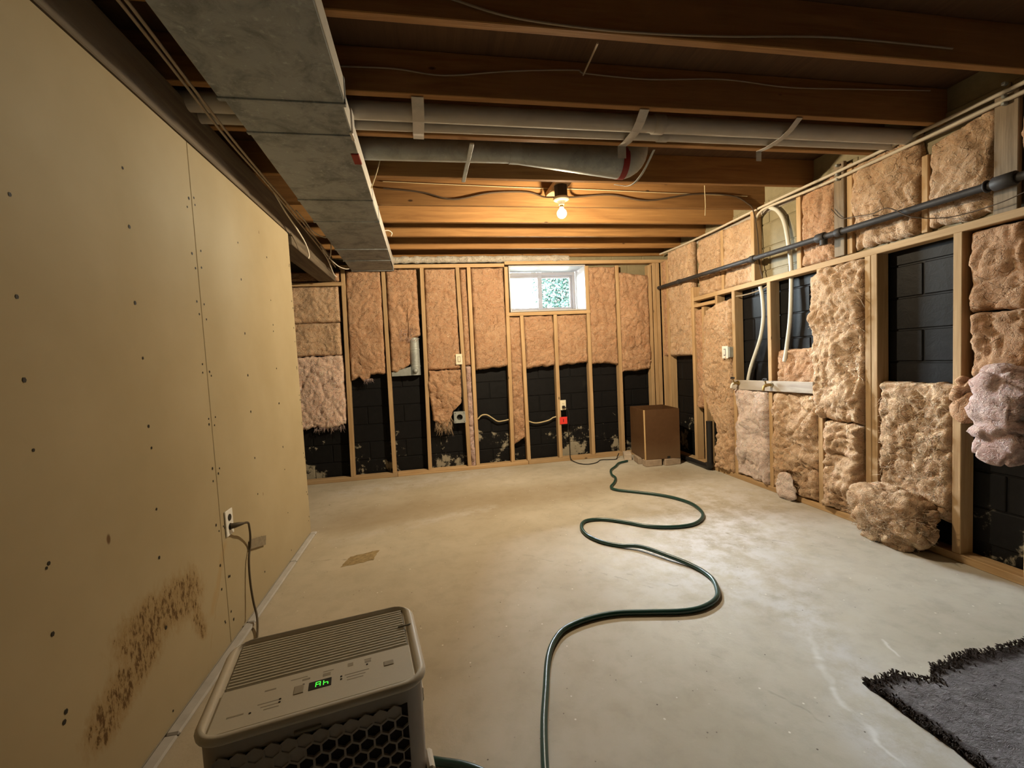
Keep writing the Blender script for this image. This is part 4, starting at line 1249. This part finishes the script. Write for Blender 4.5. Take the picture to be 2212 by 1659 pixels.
# ------------------------------------------------------------------ along the right wall
def iron_pipe():
    root = thing('gas_pipe', 'long black iron pipe with couplings along the side wall insulation', 'pipe', (2.775, 5.00, 2.03))
    ys = [5.0, 3.40, 2.72, 1.70, 0.6]
    z = lambda y: (2.035 + (1.990 - 2.035) * (5.0 - y) / 3.4) - 2.03
    for a, b in zip(ys, ys[1:]):
        MB().tube([(0, a - 5, z(a)), (0, b - 5, z(b))], 0.0205, 16).obj('pipe_length', M['iron'], root, True)
    for y, L, r in ((4.55, 0.04, 0.026), (3.40, 0.05, 0.029), (2.72, 0.07, 0.032), (2.58, 0.045, 0.028), (1.70, 0.09, 0.034)):
        p = Vector((0, y - 5, z(y)))
        MB().tube([p + Vector((0, L / 2, 0)), p + Vector((0, L / 2 - .005, 0)), p - Vector((0, L / 2 - .005, 0)), p - Vector((0, L / 2, 0))], [r * .85, r, r, r * .85], 16).obj('coupling', M['iron'], root, True)
    MB().tube([(0, 2.70 - 5, z(2.7)), (0, 2.70 - 5, z(2.7) - 0.055)], [0.024, 0.024], 12).obj('tee_branch', M['iron'], root, True)
iron_pipe()
def clampy(y, label):
    root = thing('pipe_clamp', label, 'clamp', (XW - 0.058, y, 2.0))
    m = MB()
    m.tube([(-0.087 + 0.026 * math.cos(a), 0, -0.008 + 0.026 * math.sin(a)) for a in [PI * 2 * i / 16 for i in range(17)]], 0.006, 6)
    m.tube([(-0.061, 0, -0.008), (0.0, 0, -0.008)], 0.006, 6)
    m.obj('clamp_ring', M['iron'], root, True)
clampy(1.77, 'dark ring clamp holding the iron pipe to the weathered board')

cable('water_pipe', 'upper of the two thin pale water pipes just below the joist ends', [(2.78, 4.95, 2.43), (2.845, 4.55, 2.438), (2.85, 4.0, 2.438), (2.85, 3.3, 2.446), (2.85, 2.7, 2.440), (2.85, 2.1, 2.441), (2.85, 1.68, 2.444), (2.85, 0.6, 2.445)], 0.0105, 'water', 5, 'pipe', 10)
cable('water_pipe', 'lower of the two thin pale water pipes, ending at the bare block bay', [(2.86, 3.46, 2.36), (2.85, 3.40, 2.405), (2.85, 3.28, 2.420), (2.85, 2.77, 2.398), (2.85, 2.1, 2.395), (2.85, 1.68, 2.401), (2.85, 0.6, 2.40)], 0.0105, 'water', 5, 'pipe', 10)
def pipe_hanger(y, label):
    root = thing('pipe_clips', label, 'clip', (XW - 0.06, y, 2.42), 0, 'pipe clips on the weathered boards')
    for dz in (0.06, 0.0, -0.035):
        MB().box((-0.026, -0.008, dz - 0.008), (0.002, 0.008, dz + 0.008), 0.003).obj('clip', M['galv'], root)
pipe_hanger(2.655, 'shiny metal pipe clips on top of the dark weathered board')
pipe_hanger(1.75, 'shiny metal pipe clips on the board with the iron pipe clamp')
cable('supply_hose', 'grey-white flexible pipe curving down the black bay nearest the switch', [(2.862, 3.42, 1.778), (2.866, 3.404, 1.70), (2.872, 3.40, 1.53), (2.872, 3.42, 1.40), (2.87, 3.455, 1.29), (2.86, 3.545, 1.084), (2.85, 3.578, 0.95), (2.848, 3.58, 0.88)], 0.016, 'pex', 6, 'pipe', 10)
cable('supply_hose', 'grey-white flexible pipe coming down past the iron pipe into the short batt', [(2.86, 3.29, 2.415), (2.872, 3.22, 2.36), (2.878, 3.16, 2.25), (2.878, 3.12, 2.055), (2.935 - 0.055, 3.10, 1.86), (2.866, 3.10, 1.5), (2.866, 3.14, 1.25), (2.85, 3.15, 1.12)], 0.016, 'pex', 6, 'pipe', 10)
cable('cable', 'grey cable crossing the top of the black bay under the mid plate', [(2.83, 3.69, 1.735), (2.86, 3.62, 1.735), (2.88, 3.50, 1.745), (2.88, 3.38, 1.765), (2.87, 3.30, 1.80)], 0.006, 'cable_g')
cable('cable', 'dark loose cable hanging down the bare block bay beside the strapping', [(2.80, lf, 2.435), (2.845, 3.44, 2.35), (2.86, 3.435, 2.2), (2.865, 3.43, 2.0), (2.87, 3.40, 1.85)], 0.005, 'cable_d')

def tap_board():
    root = thing('tap_board', 'weathered plank nailed across two studs carrying two garden taps', 'board', (XR - 0.018, 3.28, 0.915))
    MB().bar((0.008, 0.455, -0.008), (0.008, -0.452, 0.008), 0.088, 0.02, (0, 0, 1), 0.003).obj('plank', M['old_y'], root)
tap_board()
def tap(y, label, knob):
    root = thing('garden_tap', label, 'tap', (XR - 0.022, y, 0.928), 0, 'taps on the plank')
    MB().tube([(0.0, 0, 0), (-0.035, 0, 0), (-0.055, 0, -0.004)], [0.013, 0.013, 0.015], 12).obj('valve_body', M['brass'], root, True)
    MB().tube(spline([(-0.045, 0, 0.0), (-0.065, 0, -0.008), (-0.075, 0, -0.03), (-0.076, 0, -0.045)], 4), 0.010, 10).obj('spout', M[knob], root, True)
    MB().tube([(-0.05, 0, 0.005), (-0.06, 0, 0.045)], 0.006, 8).obj('stem', M['brass'], root, True)
    m = MB()
    m.tube([(-0.062 + 0.004 * math.sin(a), 0.024 * math.cos(a), 0.047 + 0.024 * math.sin(a) * 0.35) for a in [2 * PI * i / 16 for i in range(17)]], 0.0045, 6)
    m.box((-0.064, -0.022, 0.044), (-0.058, 0.022, 0.050), 0.001)
    m.obj('wheel_handle', M['iron'], root, True)
    MB().lathe([(0.02, 0), (0.022, 0.004), (0.018, 0.006)], 16, Matrix.Rotation(-PI / 2, 4, 'Y')).obj('wall_flange', M['ivory'] if knob == 'brass' else M['brass'], root, True)
tap(3.64, 'garden tap with a white nozzle at the end of the plank by the switch', 'white_plate')
tap(3.24, 'brass garden tap in the middle of the weathered plank', 'brass')

def switch_r():
    root = thing('wall_switch', 'white switch plate on the side wall stud beside the daylit shaggy batt', 'switch', (XR - 0.040, 3.79, 1.217))
    MB().box((-0.008, -0.042, -0.06), (0, 0.042, 0.06), 0.002).obj('cover_plate', M['white_plate'], root)
    MB().box((-0.011, -0.016, -0.034), (-0.007, 0.016, 0.034), 0.002).obj('switch_frame', M['vinyl'], root)
    MB().box((-0.015, -0.009, -0.024), (-0.010, 0.009, 0.024), 0.002).obj('switch_toggle', M['white_plate'], root)
    MB().box((-0.001, -0.060, -0.05), (0.045, 0.036, 0.05), 0.002).obj('switch_box', M['galv'], root)
switch_r()

def black_pipe():
    root = thing('drain_stub', 'black plastic drain pipe standing at the wall foot with an elbow along the floor', 'pipe', (2.772, 4.06, 0.0))
    MB().tube([(0, 0, 0.05), (0, 0, 0.515)], 0.031, 18).obj('upright_pipe', M['abs'], root, True)
    MB().tube([(0, 0.0, 0.03), (0, 0.72, 0.03)], 0.029, 18).obj('floor_pipe', M['abs'], root, True)
    MB().tube([(0, 0.07, 0.036), (0, 0.02, 0.036), (0, 0.0, 0.05), (0, 0, 0.085)], [0.0355] * 4, 18).obj('elbow', M['abs'], root, True)
black_pipe()

# ------------------------------------------------------------------ open box on bricks
def open_box():
    root = thing('open_box', 'open-topped brown hardboard box standing on bricks in the corner', 'box', (2.235, 4.425, 0.075), math.radians(-5.5))
    W, D, H, t = 0.40, 0.43, 0.55, 0.007
    MB().box((0, 0, 0.0), (W, t, H), 0.001).obj('side_panel', M['box'], root)
    MB().box((0, D - t, 0), (W, D, H), 0.001).obj('side_panel', M['box'], root)
    MB().box((0, t, 0), (t, D - t, H), 0.001).obj('side_panel', M['box'], root)
    MB().box((W - t, t, 0), (W, D - t, H), 0.001).obj('side_panel', M['box'], root)
    MB().box((t, t, 0.002), (W - t, D - t, 0.008), 0.001).obj('bottom_panel', M['box'], root)
    MB().box((-0.003, -0.003, 0.0), (0.010, 0.010, H + 0.001), 0.001).obj('corner_strip', M['box_edge'], root)
    MB().box((0.25, -0.0015, 0.0), (0.285, 0.0, 0.028), 0.0003).obj('corner_notch', M['dark'], root)
open_box()
def brick(loc, rot, label, size=(0.19, 0.09, 0.073), mat='brick'):
    m = MB().box((-size[0] / 2, -size[1] / 2, 0), (size[0] / 2, size[1] / 2, size[2]), 0.005)
    o = m.obj('brick', M[mat])
    o.location = loc; o.rotation_euler = (0, 0, rot)
    tag(o, label, 'brick', 'bricks under the open box')
brick((2.33, 4.455, 0.0), math.radians(-2), 'brick under the near corner of the open brown box, long face to the room')
brick((2.545, 4.435, 0.0), math.radians(3), 'brick under the open brown box on the side toward the black pipe')
brick((2.225, 4.86, 0.0), math.radians(70), 'pale end-on brick at the far edge of the open box, against the back plate', mat='brick_pale')
brick((2.275, 4.64, 0.0), math.radians(80), 'shadowed brick under the side of the open box where the hose goes in')

# sump cord
def pump_cord():
    root = thing('pump_cord', 'thin black cord from the back wall outlet across the floor to the open box', 'cord', (0, 0, 0))
    pts = [(1.505, 5.0, 0.655), (1.53, 4.99, 0.645), (1.56, 4.992, 0.60), (1.565, 5.0, 0.50), (1.55, 5.01, 0.38), (1.565, 5.012, 0.25), (1.56, 5.008, 0.12),
           (1.565, 5.0, 0.03), (1.585, 4.93, 0.006), (1.62, 4.80, 0.006), (1.70, 4.75, 0.006), (1.81, 4.79, 0.006), (1.90, 4.89, 0.006), (2.0, 4.87, 0.006), (2.08, 4.86, 0.006), (2.13, 4.93, 0.02), (2.16, 4.955, 0.05)]
    MB().tube(spline(pts, 6), 0.0055, 6).obj('cord_run', M['abs'], root, True)
    MB().box((1.487, 4.990, 0.640), (1.523, 5.0195, 0.672), 0.006).obj('plug', M['abs'], root)
pump_cord()

# ------------------------------------------------------------------ garden hose
HR = 0.0125
hz = HR + 0.001
hose_xy = [(2.15, 4.70), (2.02, 4.64), (1.928, 4.52), (1.818, 4.39), (1.752, 4.216), (1.738, 4.09), (1.662, 3.945), (1.575, 3.82), (1.585, 3.725), (1.709, 3.616), (1.858, 3.479),
           (1.951, 3.339), (1.994, 3.175), (1.962, 2.995), (1.878, 2.869), (1.748, 2.79), (1.59, 2.793), (1.447, 2.857), (1.331, 2.97), (1.192, 3.08),
           (1.06, 3.086), (0.992, 2.984), (0.981, 2.839), (1.035, 2.702), (1.126, 2.614), (1.225, 2.54), (1.32, 2.383), (1.405, 2.24), (1.42, 2.099), (1.37, 1.974),
           (1.306, 1.902), (1.2, 1.858), (1.091, 1.857), (0.945, 1.89), (0.793, 1.922), (0.65, 1.914), (0.524, 1.87), (0.446, 1.79), (0.394, 1.69), (0.346, 1.54),
           (0.30, 1.391), (0.262, 1.23), (0.24, 1.10), (0.20, 1.08), (0.15, 1.15), (0.10, 1.235), (0.03, 1.29), (-0.05, 1.325), (-0.10, 1.345), (-0.14, 1.345), (-0.165, 1.315)]
hp = [(x, y, hz + (0.012 if 25 <= i <= 26 else 0.0)) for i, (x, y) in enumerate(hose_xy)]
hp[-1] = (-0.185, 1.285, 0.09)
hp[-2] = (-0.15, 1.335, 0.035)
hose = thing('garden_hose', 'long dark green garden hose snaking across the concrete floor', 'hose', (1.0, 2.5, 0))
o = MB().tube([(x - 1.0, y - 2.5, z) for x, y, z in spline(hp, 8)], HR, 12).obj('hose_run', M['hose'], hose, True)

# ------------------------------------------------------------------ left wall fittings
def left_outlet():
    root = thing('wall_outlet', 'white outlet on the drywall, a grey plug in its lower socket', 'outlet', (XL + 0.0005, 2.236, 0.553))
    MB().box((0, -0.036, -0.06), (0.007, 0.036, 0.06), 0.002).obj('cover_plate', M['white_plate'], root)
    for dz in (0.024, -0.020):
        MB().lathe([(0.016, 0.0), (0.016, 0.0025), (0.014, 0.003)], 18, Matrix.Translation((0.0065, 0.0, dz)) @ Matrix.Rotation(PI / 2, 4, 'Y')).obj('socket', M['dark'], root, True)
left_outlet()
m_ = MB().bar((XL + 0.0115, 2.425, 0.368), (XL + 0.0115, 2.625, 0.310), 0.05, 0.0018, (0, 0, 1), 0.0003)
tag(m_.obj('tape_strip', M['tape']), 'crinkled strip of masking tape holding the grey cord to the drywall', 'tape')

# ------------------------------------------------------------------ dehumidifier
def rrect(w, d, r, n=6, cx=0, cy=0):
    pts = []
    for (sx, sy, a0) in ((1, 1, 0), (-1, 1, PI / 2), (-1, -1, PI), (1, -1, 3 * PI / 2)):
        for i in range(n + 1):
            a = a0 + PI / 2 * i / n
            pts.append((cx + sx * (w / 2 - r) + r * math.cos(a), cy + sy * (d / 2 - r) + r * math.sin(a)))
    return pts
def loft(loops, cap0=True, cap1=True):
    """loops: list of lists of 3-D points with the same count"""
    m = MB(); n = len(loops[0])
    vs = [p for l in loops for p in l]; fs = []
    for j in range(len(loops) - 1):
        for i in range(n):
            i2 = (i + 1) % n
            fs.append((j * n + i, j * n + i2, (j + 1) * n + i2, (j + 1) * n + i))
    e = len(vs)
    vs = vs + list(loops[0]) + list(loops[-1])
    if cap0: fs.append(tuple(range(e + n - 1, e - 1, -1)))
    if cap1: fs.append(tuple(e + n + i for i in range(n)))
    return m.add(vs, fs)
def dehumidifier():
    root = thing('dehumidifier', 'beige dehumidifier with a green lit display and honeycomb front grille', 'dehumidifier', (-0.296, 1.066, 0.0), math.radians(9.5))
    W, D, H = 0.445, 0.332, 0.57
    Z = lambda pts, z: [(x, y, z) for x, y in pts]
    body = loft([Z(rrect(W - 0.03, D - 0.024, 0.045), 0.012), Z(rrect(W - 0.022, D - 0.018, 0.05), 0.03), Z(rrect(W - 0.018, D - 0.016, 0.05), H - 0.018)]).obj('body', M['plastic_body'], root, True)
    # rim: raised rounded frame round the top
    lo = [Z(rrect(W - 0.018, D - 0.016, 0.05), H - 0.019), Z(rrect(W, D, 0.055), H - 0.016), Z(rrect(W + 0.002, D + 0.002, 0.056), H - 0.010),
          Z(rrect(W - 0.006, D - 0.006, 0.053), H - 0.004), Z(rrect(W - 0.020, D - 0.020, 0.047), H), Z(rrect(W - 0.038, D - 0.024, 0.03), H - 0.003), Z(rrect(W - 0.042, D - 0.027, 0.028), H - 0.010)]
    loft(lo, True, True).obj('top_rim', M['plastic'], root, True)
    # control panel in front, louvres behind
    px0, px1 = -W / 2 + 0.026, W / 2 - 0.026
    yf, ym, yb = -D / 2 + 0.015, -0.026, D / 2 - 0.022
    panel = MB().box((px0, yf, H - 0.012), (px1, ym, H - 0.0035), 0.002).obj('control_panel', M['plastic_panel'], root)
    vent = MB().box((px0, ym + 0.002, H - 0.014), (px1, yb, H - 0.009), 0.001).obj('air_outlet', M['print'], root)
    ns = 15
    for i in range(ns):
        y = ym + 0.006 + (yb - ym - 0.010) * i / ns
        MB().box((px0 + 0.004, y, H - 0.012), (px1 - 0.004, y + 0.0072, H - 0.0035), 0.0015).obj('slat', M['plastic_slat'], vent)
    # display
    zt = H - 0.0035
    dx, dy = 0.000, -0.085
    dsp = MB().box((dx - 0.023, dy - 0.013, zt - 0.001), (dx + 0.023, dy + 0.013, zt + 0.0008), 0.0006).obj('display', M['dark'], panel)
    m = MB()
    def sg(cx, cy, name):
        w, h, t = 0.0044, 0.0070, 0.0009
        seg = {'a': ((-w, h - t), (w, h + t)), 'g': ((-w, -t), (w, t)), 'f': ((-w - t, t), (-w + t, h)), 'b': ((w - t, t), (w + t, h)),
               'e': ((-w - t, -h), (-w + t, -t)), 'c': ((w - t, -h), (w + t, -t))}[name]
        m.box((cx + seg[0][0], cy + seg[0][1], zt + 0.0006), (cx + seg[1][0], cy + seg[1][1], zt + 0.0013), 0.0001)
    for q in 'abcefg':
        sg(dx - 0.004, dy, q)
    for q in 'fgec':
        sg(dx + 0.0115, dy, q)
    m.obj('lit_digits', M['led'], dsp)
    # printed marks, buttons and indicator dots
    pr = MB()
    for (x, y, w, h) in ((-0.10, -0.060, .022, .004), (-0.045, -0.047, .034, .002), (-0.03, -0.056, .016, .006), (0.015, -0.047, .022, .002), (0.012, -0.058, .016, .010),
                         (0.062, -0.046, .012, .012), (0.10, -0.042, .016, .003), (0.10, -0.050, .014, .008), (0.076, -0.078, .052, .0022), (0.074, -0.087, .040, .0022), (0.072, -0.096, .034, .0022),
                         (-0.098, -0.098, .040, .0022), (-0.094, -0.108, .034, .0022), (-0.09, -0.117, .028, .0022), (-0.155, -0.112, .030, .004), (0.145, -0.070, .020, .002)):
        pr.box((x - w / 2, y - h / 2, zt - 0.0006), (x + w / 2, y + h / 2, zt + 0.0003), 0.0001)
    pr.obj('printed_marks', M['button'], panel)
    for (x, y, w, h) in ((0.145, -0.077, .022, .016), (-0.042, -0.085, .020, .026)):
        MB().box((x - w / 2, y - h / 2, zt - 0.001), (x + w / 2, y + h / 2, zt + 0.0014), 0.001).obj('button', M['button'], panel)
    dots = MB()
    for (x, y) in ((-0.034, -0.072), (0.043, -0.079), (0.043, -0.088), (0.098, -0.061), (-0.076, -0.098), (-0.076, -0.107), (-0.128, -0.116)):
        dots.lathe([(0.0023, 0), (0.0023, 0.0014)], 8, Matrix.Translation((x, y, zt - 0.0006)))
    dots.obj('indicator_dots', M['dark'], panel)
    # honeycomb grille on the front
    yf2 = -D / 2 + 0.008
    gz0, gz1, gx0, gx1 = 0.10, H - 0.058, -W / 2 + 0.050, W / 2 - 0.055
    MB().box((gx0 - 0.008, yf2 - 0.0005, gz0 - 0.008), (gx1 + 0.008, yf2 + 0.004, gz1 + 0.010), 0.001).obj('grille_backing', M['grille_dark'], root)  # near-black sheet painting the shade inside the open grille holes
    fr = MB()
    R, wl = 0.0168, 0.0024
    vs, fs = [], []
    dxh, dzh = R * math.sqrt(3), R * 1.5
    rows = int((gz1 - gz0) / dzh) + 1
    for r_ in range(rows + 1):
        for c_ in range(int((gx1 - gx0) / dxh) + 1):
            cx = gx0 + c_ * dxh + (dxh / 2 if r_ % 2 else 0)
            cz = gz0 + r_ * dzh + 0.5 * R
            solid = cz > gz1 - 0.2 * dzh or cx > gx1 - 0.004 or (cz > gz1 - 1.2 * dzh and cx < -0.03)
            if cx > gx1 + 0.006 or cz > gz1 + 0.002:
                continue
            o_ = len(vs)
            for k in range(6):
                a = PI / 6 + k * PI / 3
                for q, y in ((R + 0.0002, yf2 - 0.006), (R - wl, yf2 - 0.006), (R - wl, yf2 - 0.0004)):
                    vs.append((cx + q * math.cos(a), y, cz + q * math.sin(a)))
            for k in range(6):
                a, b = o_ + 3 * k, o_ + 3 * ((k + 1) % 6)
                fs += [(a, b, b + 1, a + 1), (a + 1, b + 1, b + 2, a + 2)]
            if solid:
                fs.append(tuple(o_ + 3 * k + 2 for k in range(6)))
                vs2 = [(vs[o_ + 3 * k + 1][0], yf2 - 0.0035, vs[o_ + 3 * k + 1][2]) for k in range(6)]
                o2 = len(vs); vs += vs2
                fs.append(tuple(o2 + k for k in range(6)))
    fr.add(vs, fs)
    fr.obj('honeycomb_grille', M['plastic_body'], root)
    MB().box((-0.045, yf2 - 0.005, gz1 + 0.016), (0.005, yf2 + 0.003, gz1 + 0.022), 0.001).obj('finger_groove', M['print'], root)
    # side handles
    xs = W / 2 - 0.010
    for sx in (1, -1):
        MB().box((sx * xs - 0.006, -0.10, H - 0.105), (sx * xs + 0.005, -0.015, H - 0.068), 0.004).obj('side_handle', M['plastic'], root)
    MB().box((xs - 0.002, -0.145, 0.275), (xs + 0.016, -0.085, 0.345), 0.006).obj('bucket_catch', M['plastic'], root)
    MB().box((W / 2 - 0.045, D / 2 - 0.115, H - 0.003), (W / 2 - 0.012, D / 2 - 0.112, H + 0.0008), 0.0004).obj('rim_joint', M['print'], root)
    for sx in (-1, 1):
        for sy in (-1, 1):
            MB().tube([(sx * 0.16 - 0.009, sy * 0.11, 0.013), (sx * 0.16 + 0.009, sy * 0.11, 0.013)], 0.013, 12).obj('caster', M['dark'], root, True)
    # power cord: plug in the lower wall socket, then down to the floor and behind the body
    inv = Matrix.Rotation(-math.radians(9.5), 4, 'Z') @ Matrix.Translation((0.296, -1.066, 0))
    cpts = [(XL + 0.045, 2.262, 0.532), (XL + 0.058, 2.30, 0.522), (XL + 0.045, 2.345, 0.485), (XL + 0.026, 2.395, 0.42), (XL + 0.010, 2.42, 0.355), (XL + 0.014, 2.385, 0.30), (XL + 0.022, 2.36, 0.20),
            (XL + 0.035, 2.345, 0.10), (XL + 0.055, 2.32, 0.040), (XL + 0.085, 2.24, 0.014), (XL + 0.13, 2.10, 0.008), (XL + 0.25, 1.75, 0.008), (-0.55, 1.45, 0.008), (-0.42, 1.27, 0.03), (-0.40, 1.215, 0.08)]
    cpts = [tuple(inv @ Vector(p)) for p in cpts]
    crd = MB().tube(spline(cpts, 6), 0.0052, 8).obj('power_cord', M['cord'], root, True)
    pl = [tuple(inv @ Vector(p)) for p in ((XL + 0.0085, 2.236, 0.533), (XL + 0.022, 2.242, 0.533), (XL + 0.040, 2.255, 0.533), (XL + 0.050, 2.275, 0.529))]
    MB().tube(pl, [0.0135, 0.0135, 0.010, 0.006], 10).obj('plug', M['cord'], crd, True)
dehumidifier()

# ------------------------------------------------------------------ rug
def rug():
    root = thing('rug', 'ragged grey shag rug with a dark frayed edge on the concrete', 'rug', (1.48, 1.30, 0.0))
    n, mm = 70, 84
    vs, fs = [], []
    def edge_top(x):      # ragged far edge
        return 0.015 * nz(x * 9, 2.2) + 0.012 * nz(x * 30, 5.1) - 0.05 * math.exp(-((x - 0.235) / 0.045) ** 2) + (0.02 if x > 0.4 else 0)
    for j in range(mm + 1):
        for i in range(n + 1):
            s_, t_ = i / n, j / mm
            x = 1.25 * s_
            y = edge_top(x) * (1 - t_) - 1.5 * t_
            x2 = x + (0.012 * nz(y * 13, 8.8) + 0.008 * nz(y * 40, 1.2)) * (1 - s_)
            e = min(s_ * 1.25, t_ * 1.5, (1 - s_) * 1.25)
            z = 0.003 if e == 0 else 0.013 + 0.007 * nz(x * 26, y * 26, 3.0) + 0.006 * nz(x * 60, y * 60, 1.0)
            vs.append((x2, y, max(0.002, z)))
    for j in range(mm):
        for i in range(n):
            a = j * (n + 1) + i
            fs.append((a, a + n + 1, a + n + 2, a + 1))
    rim = [j * (n + 1) for j in range(mm + 1)] + [mm * (n + 1) + i for i in range(1, n + 1)] + [j * (n + 1) + n for j in range(mm - 1, -1, -1)] + [i for i in range(n - 1, 0, -1)]
    b = len(vs)
    for r in rim:
        vs.append((vs[r][0], vs[r][1], 0.0005))
    k = len(rim)
    for i in range(k):
        fs.append((rim[i], rim[(i + 1) % k], b + (i + 1) % k, b + i))
    MB().add(vs, fs).obj('rug_pile', M['rug'], root, True)
    rnd = random.Random(5)
    m = MB()
    for _ in range(1500):
        if rnd.random() < 0.62:
            x = rnd.uniform(0, 1.2); y = edge_top(x) - abs(rnd.gauss(0, 0.022)); d = Vector((rnd.uniform(-.5, .5), 0.7, rnd.uniform(0.1, 0.8)))
        else:
            y = rnd.uniform(-0.9, 0.0); x = abs(rnd.gauss(0, 0.020)); d = Vector((-0.5, rnd.uniform(-.5, .5), rnd.uniform(0.1, 0.7)))
        p = Vector((x, y, 0.012)); L = rnd.uniform(0.006, 0.015)
        q = p + d * L
        q.z = max(q.z, 0.003)
        m.tube([p, (p + q) / 2 + Vector((0, 0, 0.004)), q], [0.0026, 0.0022, 0.0008], 4, False)
    m.obj('fringe', M['rug_dark'], root, True, 'stuff')
rug()

# ------------------------------------------------------------------ outside the window
gr = MB().box((-14, 5.46, 1.5), (18, 30, 1.72), 0.01).obj('garden_ground', M['soil'])
structure(gr)
def shrub():
    root = thing('garden_shrub', 'leafy green shrub seen through the sliding window pane', 'shrub', (2.60, 8.3, 1.72))
    rnd = random.Random(11)
    m = MB()
    for _ in range(9000):
        a, b = rnd.uniform(0, 2 * PI), rnd.uniform(-1, 1)
        rr = rnd.random() ** 0.33
        p = Vector((0.62 * rr * math.cos(a) * math.sqrt(1 - b * b), 0.5 * rr * math.sin(a) * math.sqrt(1 - b * b), 0.95 + 0.95 * rr * b))
        d = Vector((rnd.uniform(-1, 1), rnd.uniform(-1, 1), rnd.uniform(-.6, .6))).normalized()
        s_ = d.cross(Vector((rnd.uniform(-1, 1), rnd.uniform(-1, 1), 1))).normalized()
        L, w = rnd.uniform(0.045, 0.075), rnd.uniform(0.016, 0.026)
        m.add([p, p + d * L * 0.5 + s_ * w, p + d * L, p + d * L * 0.5 - s_ * w], [(0, 1, 2), (0, 2, 3)])
    m.obj('foliage', M['leaf'], root, False, 'stuff')
    s2 = MB()
    for k in range(6):
        a = k * 1.05
        s2.tube([(0, 0, 0), (0.12 * math.cos(a), 0.12 * math.sin(a), 0.5), (0.3 * math.cos(a), 0.3 * math.sin(a), 1.2)], [0.02, 0.015, 0.006], 6)
    s2.obj('stem', M['bark'], root, True)
shrub()
def big_tree(name, label, loc, h, rad, n, seed):  # tree added to block skylight that would reach the left wall
    root = thing(name, label, 'tree', loc)
    rnd = random.Random(seed)
    m = MB()
    for _ in range(n):
        a, b = rnd.uniform(0, 2 * PI), rnd.uniform(-1, 1)
        rr = rnd.random() ** 0.33
        q = math.sqrt(1 - b * b)
        p = Vector((rad * rr * math.cos(a) * q, rad * rr * math.sin(a) * q, h * 0.56 + h * 0.46 * rr * b))
        d = Vector((rnd.uniform(-1, 1), rnd.uniform(-1, 1), rnd.uniform(-.6, .6))).normalized()
        s_ = d.cross(Vector((rnd.uniform(-1, 1), rnd.uniform(-1, 1), 1))).normalized()
        L, w = rnd.uniform(0.16, 0.26), rnd.uniform(0.07, 0.10)
        m.add([p, p + d * L * 0.5 + s_ * w, p + d * L, p + d * L * 0.5 - s_ * w], [(0, 1, 2), (0, 2, 3)])
    m.obj('foliage', M['leaf'], root, False, 'stuff')
    MB().tube([(0, 0, 0), (0.05, 0, h * 0.3), (0, 0.03, h * 0.75)], [0.14, 0.11, 0.04], 10).obj('trunk', M['bark'], root, True)
big_tree('garden_tree', 'broad leafy tree added behind the garden shrub to block skylight through the window', (4.5, 9.9, 1.72), 6.5, 2.0, 11000, 21)
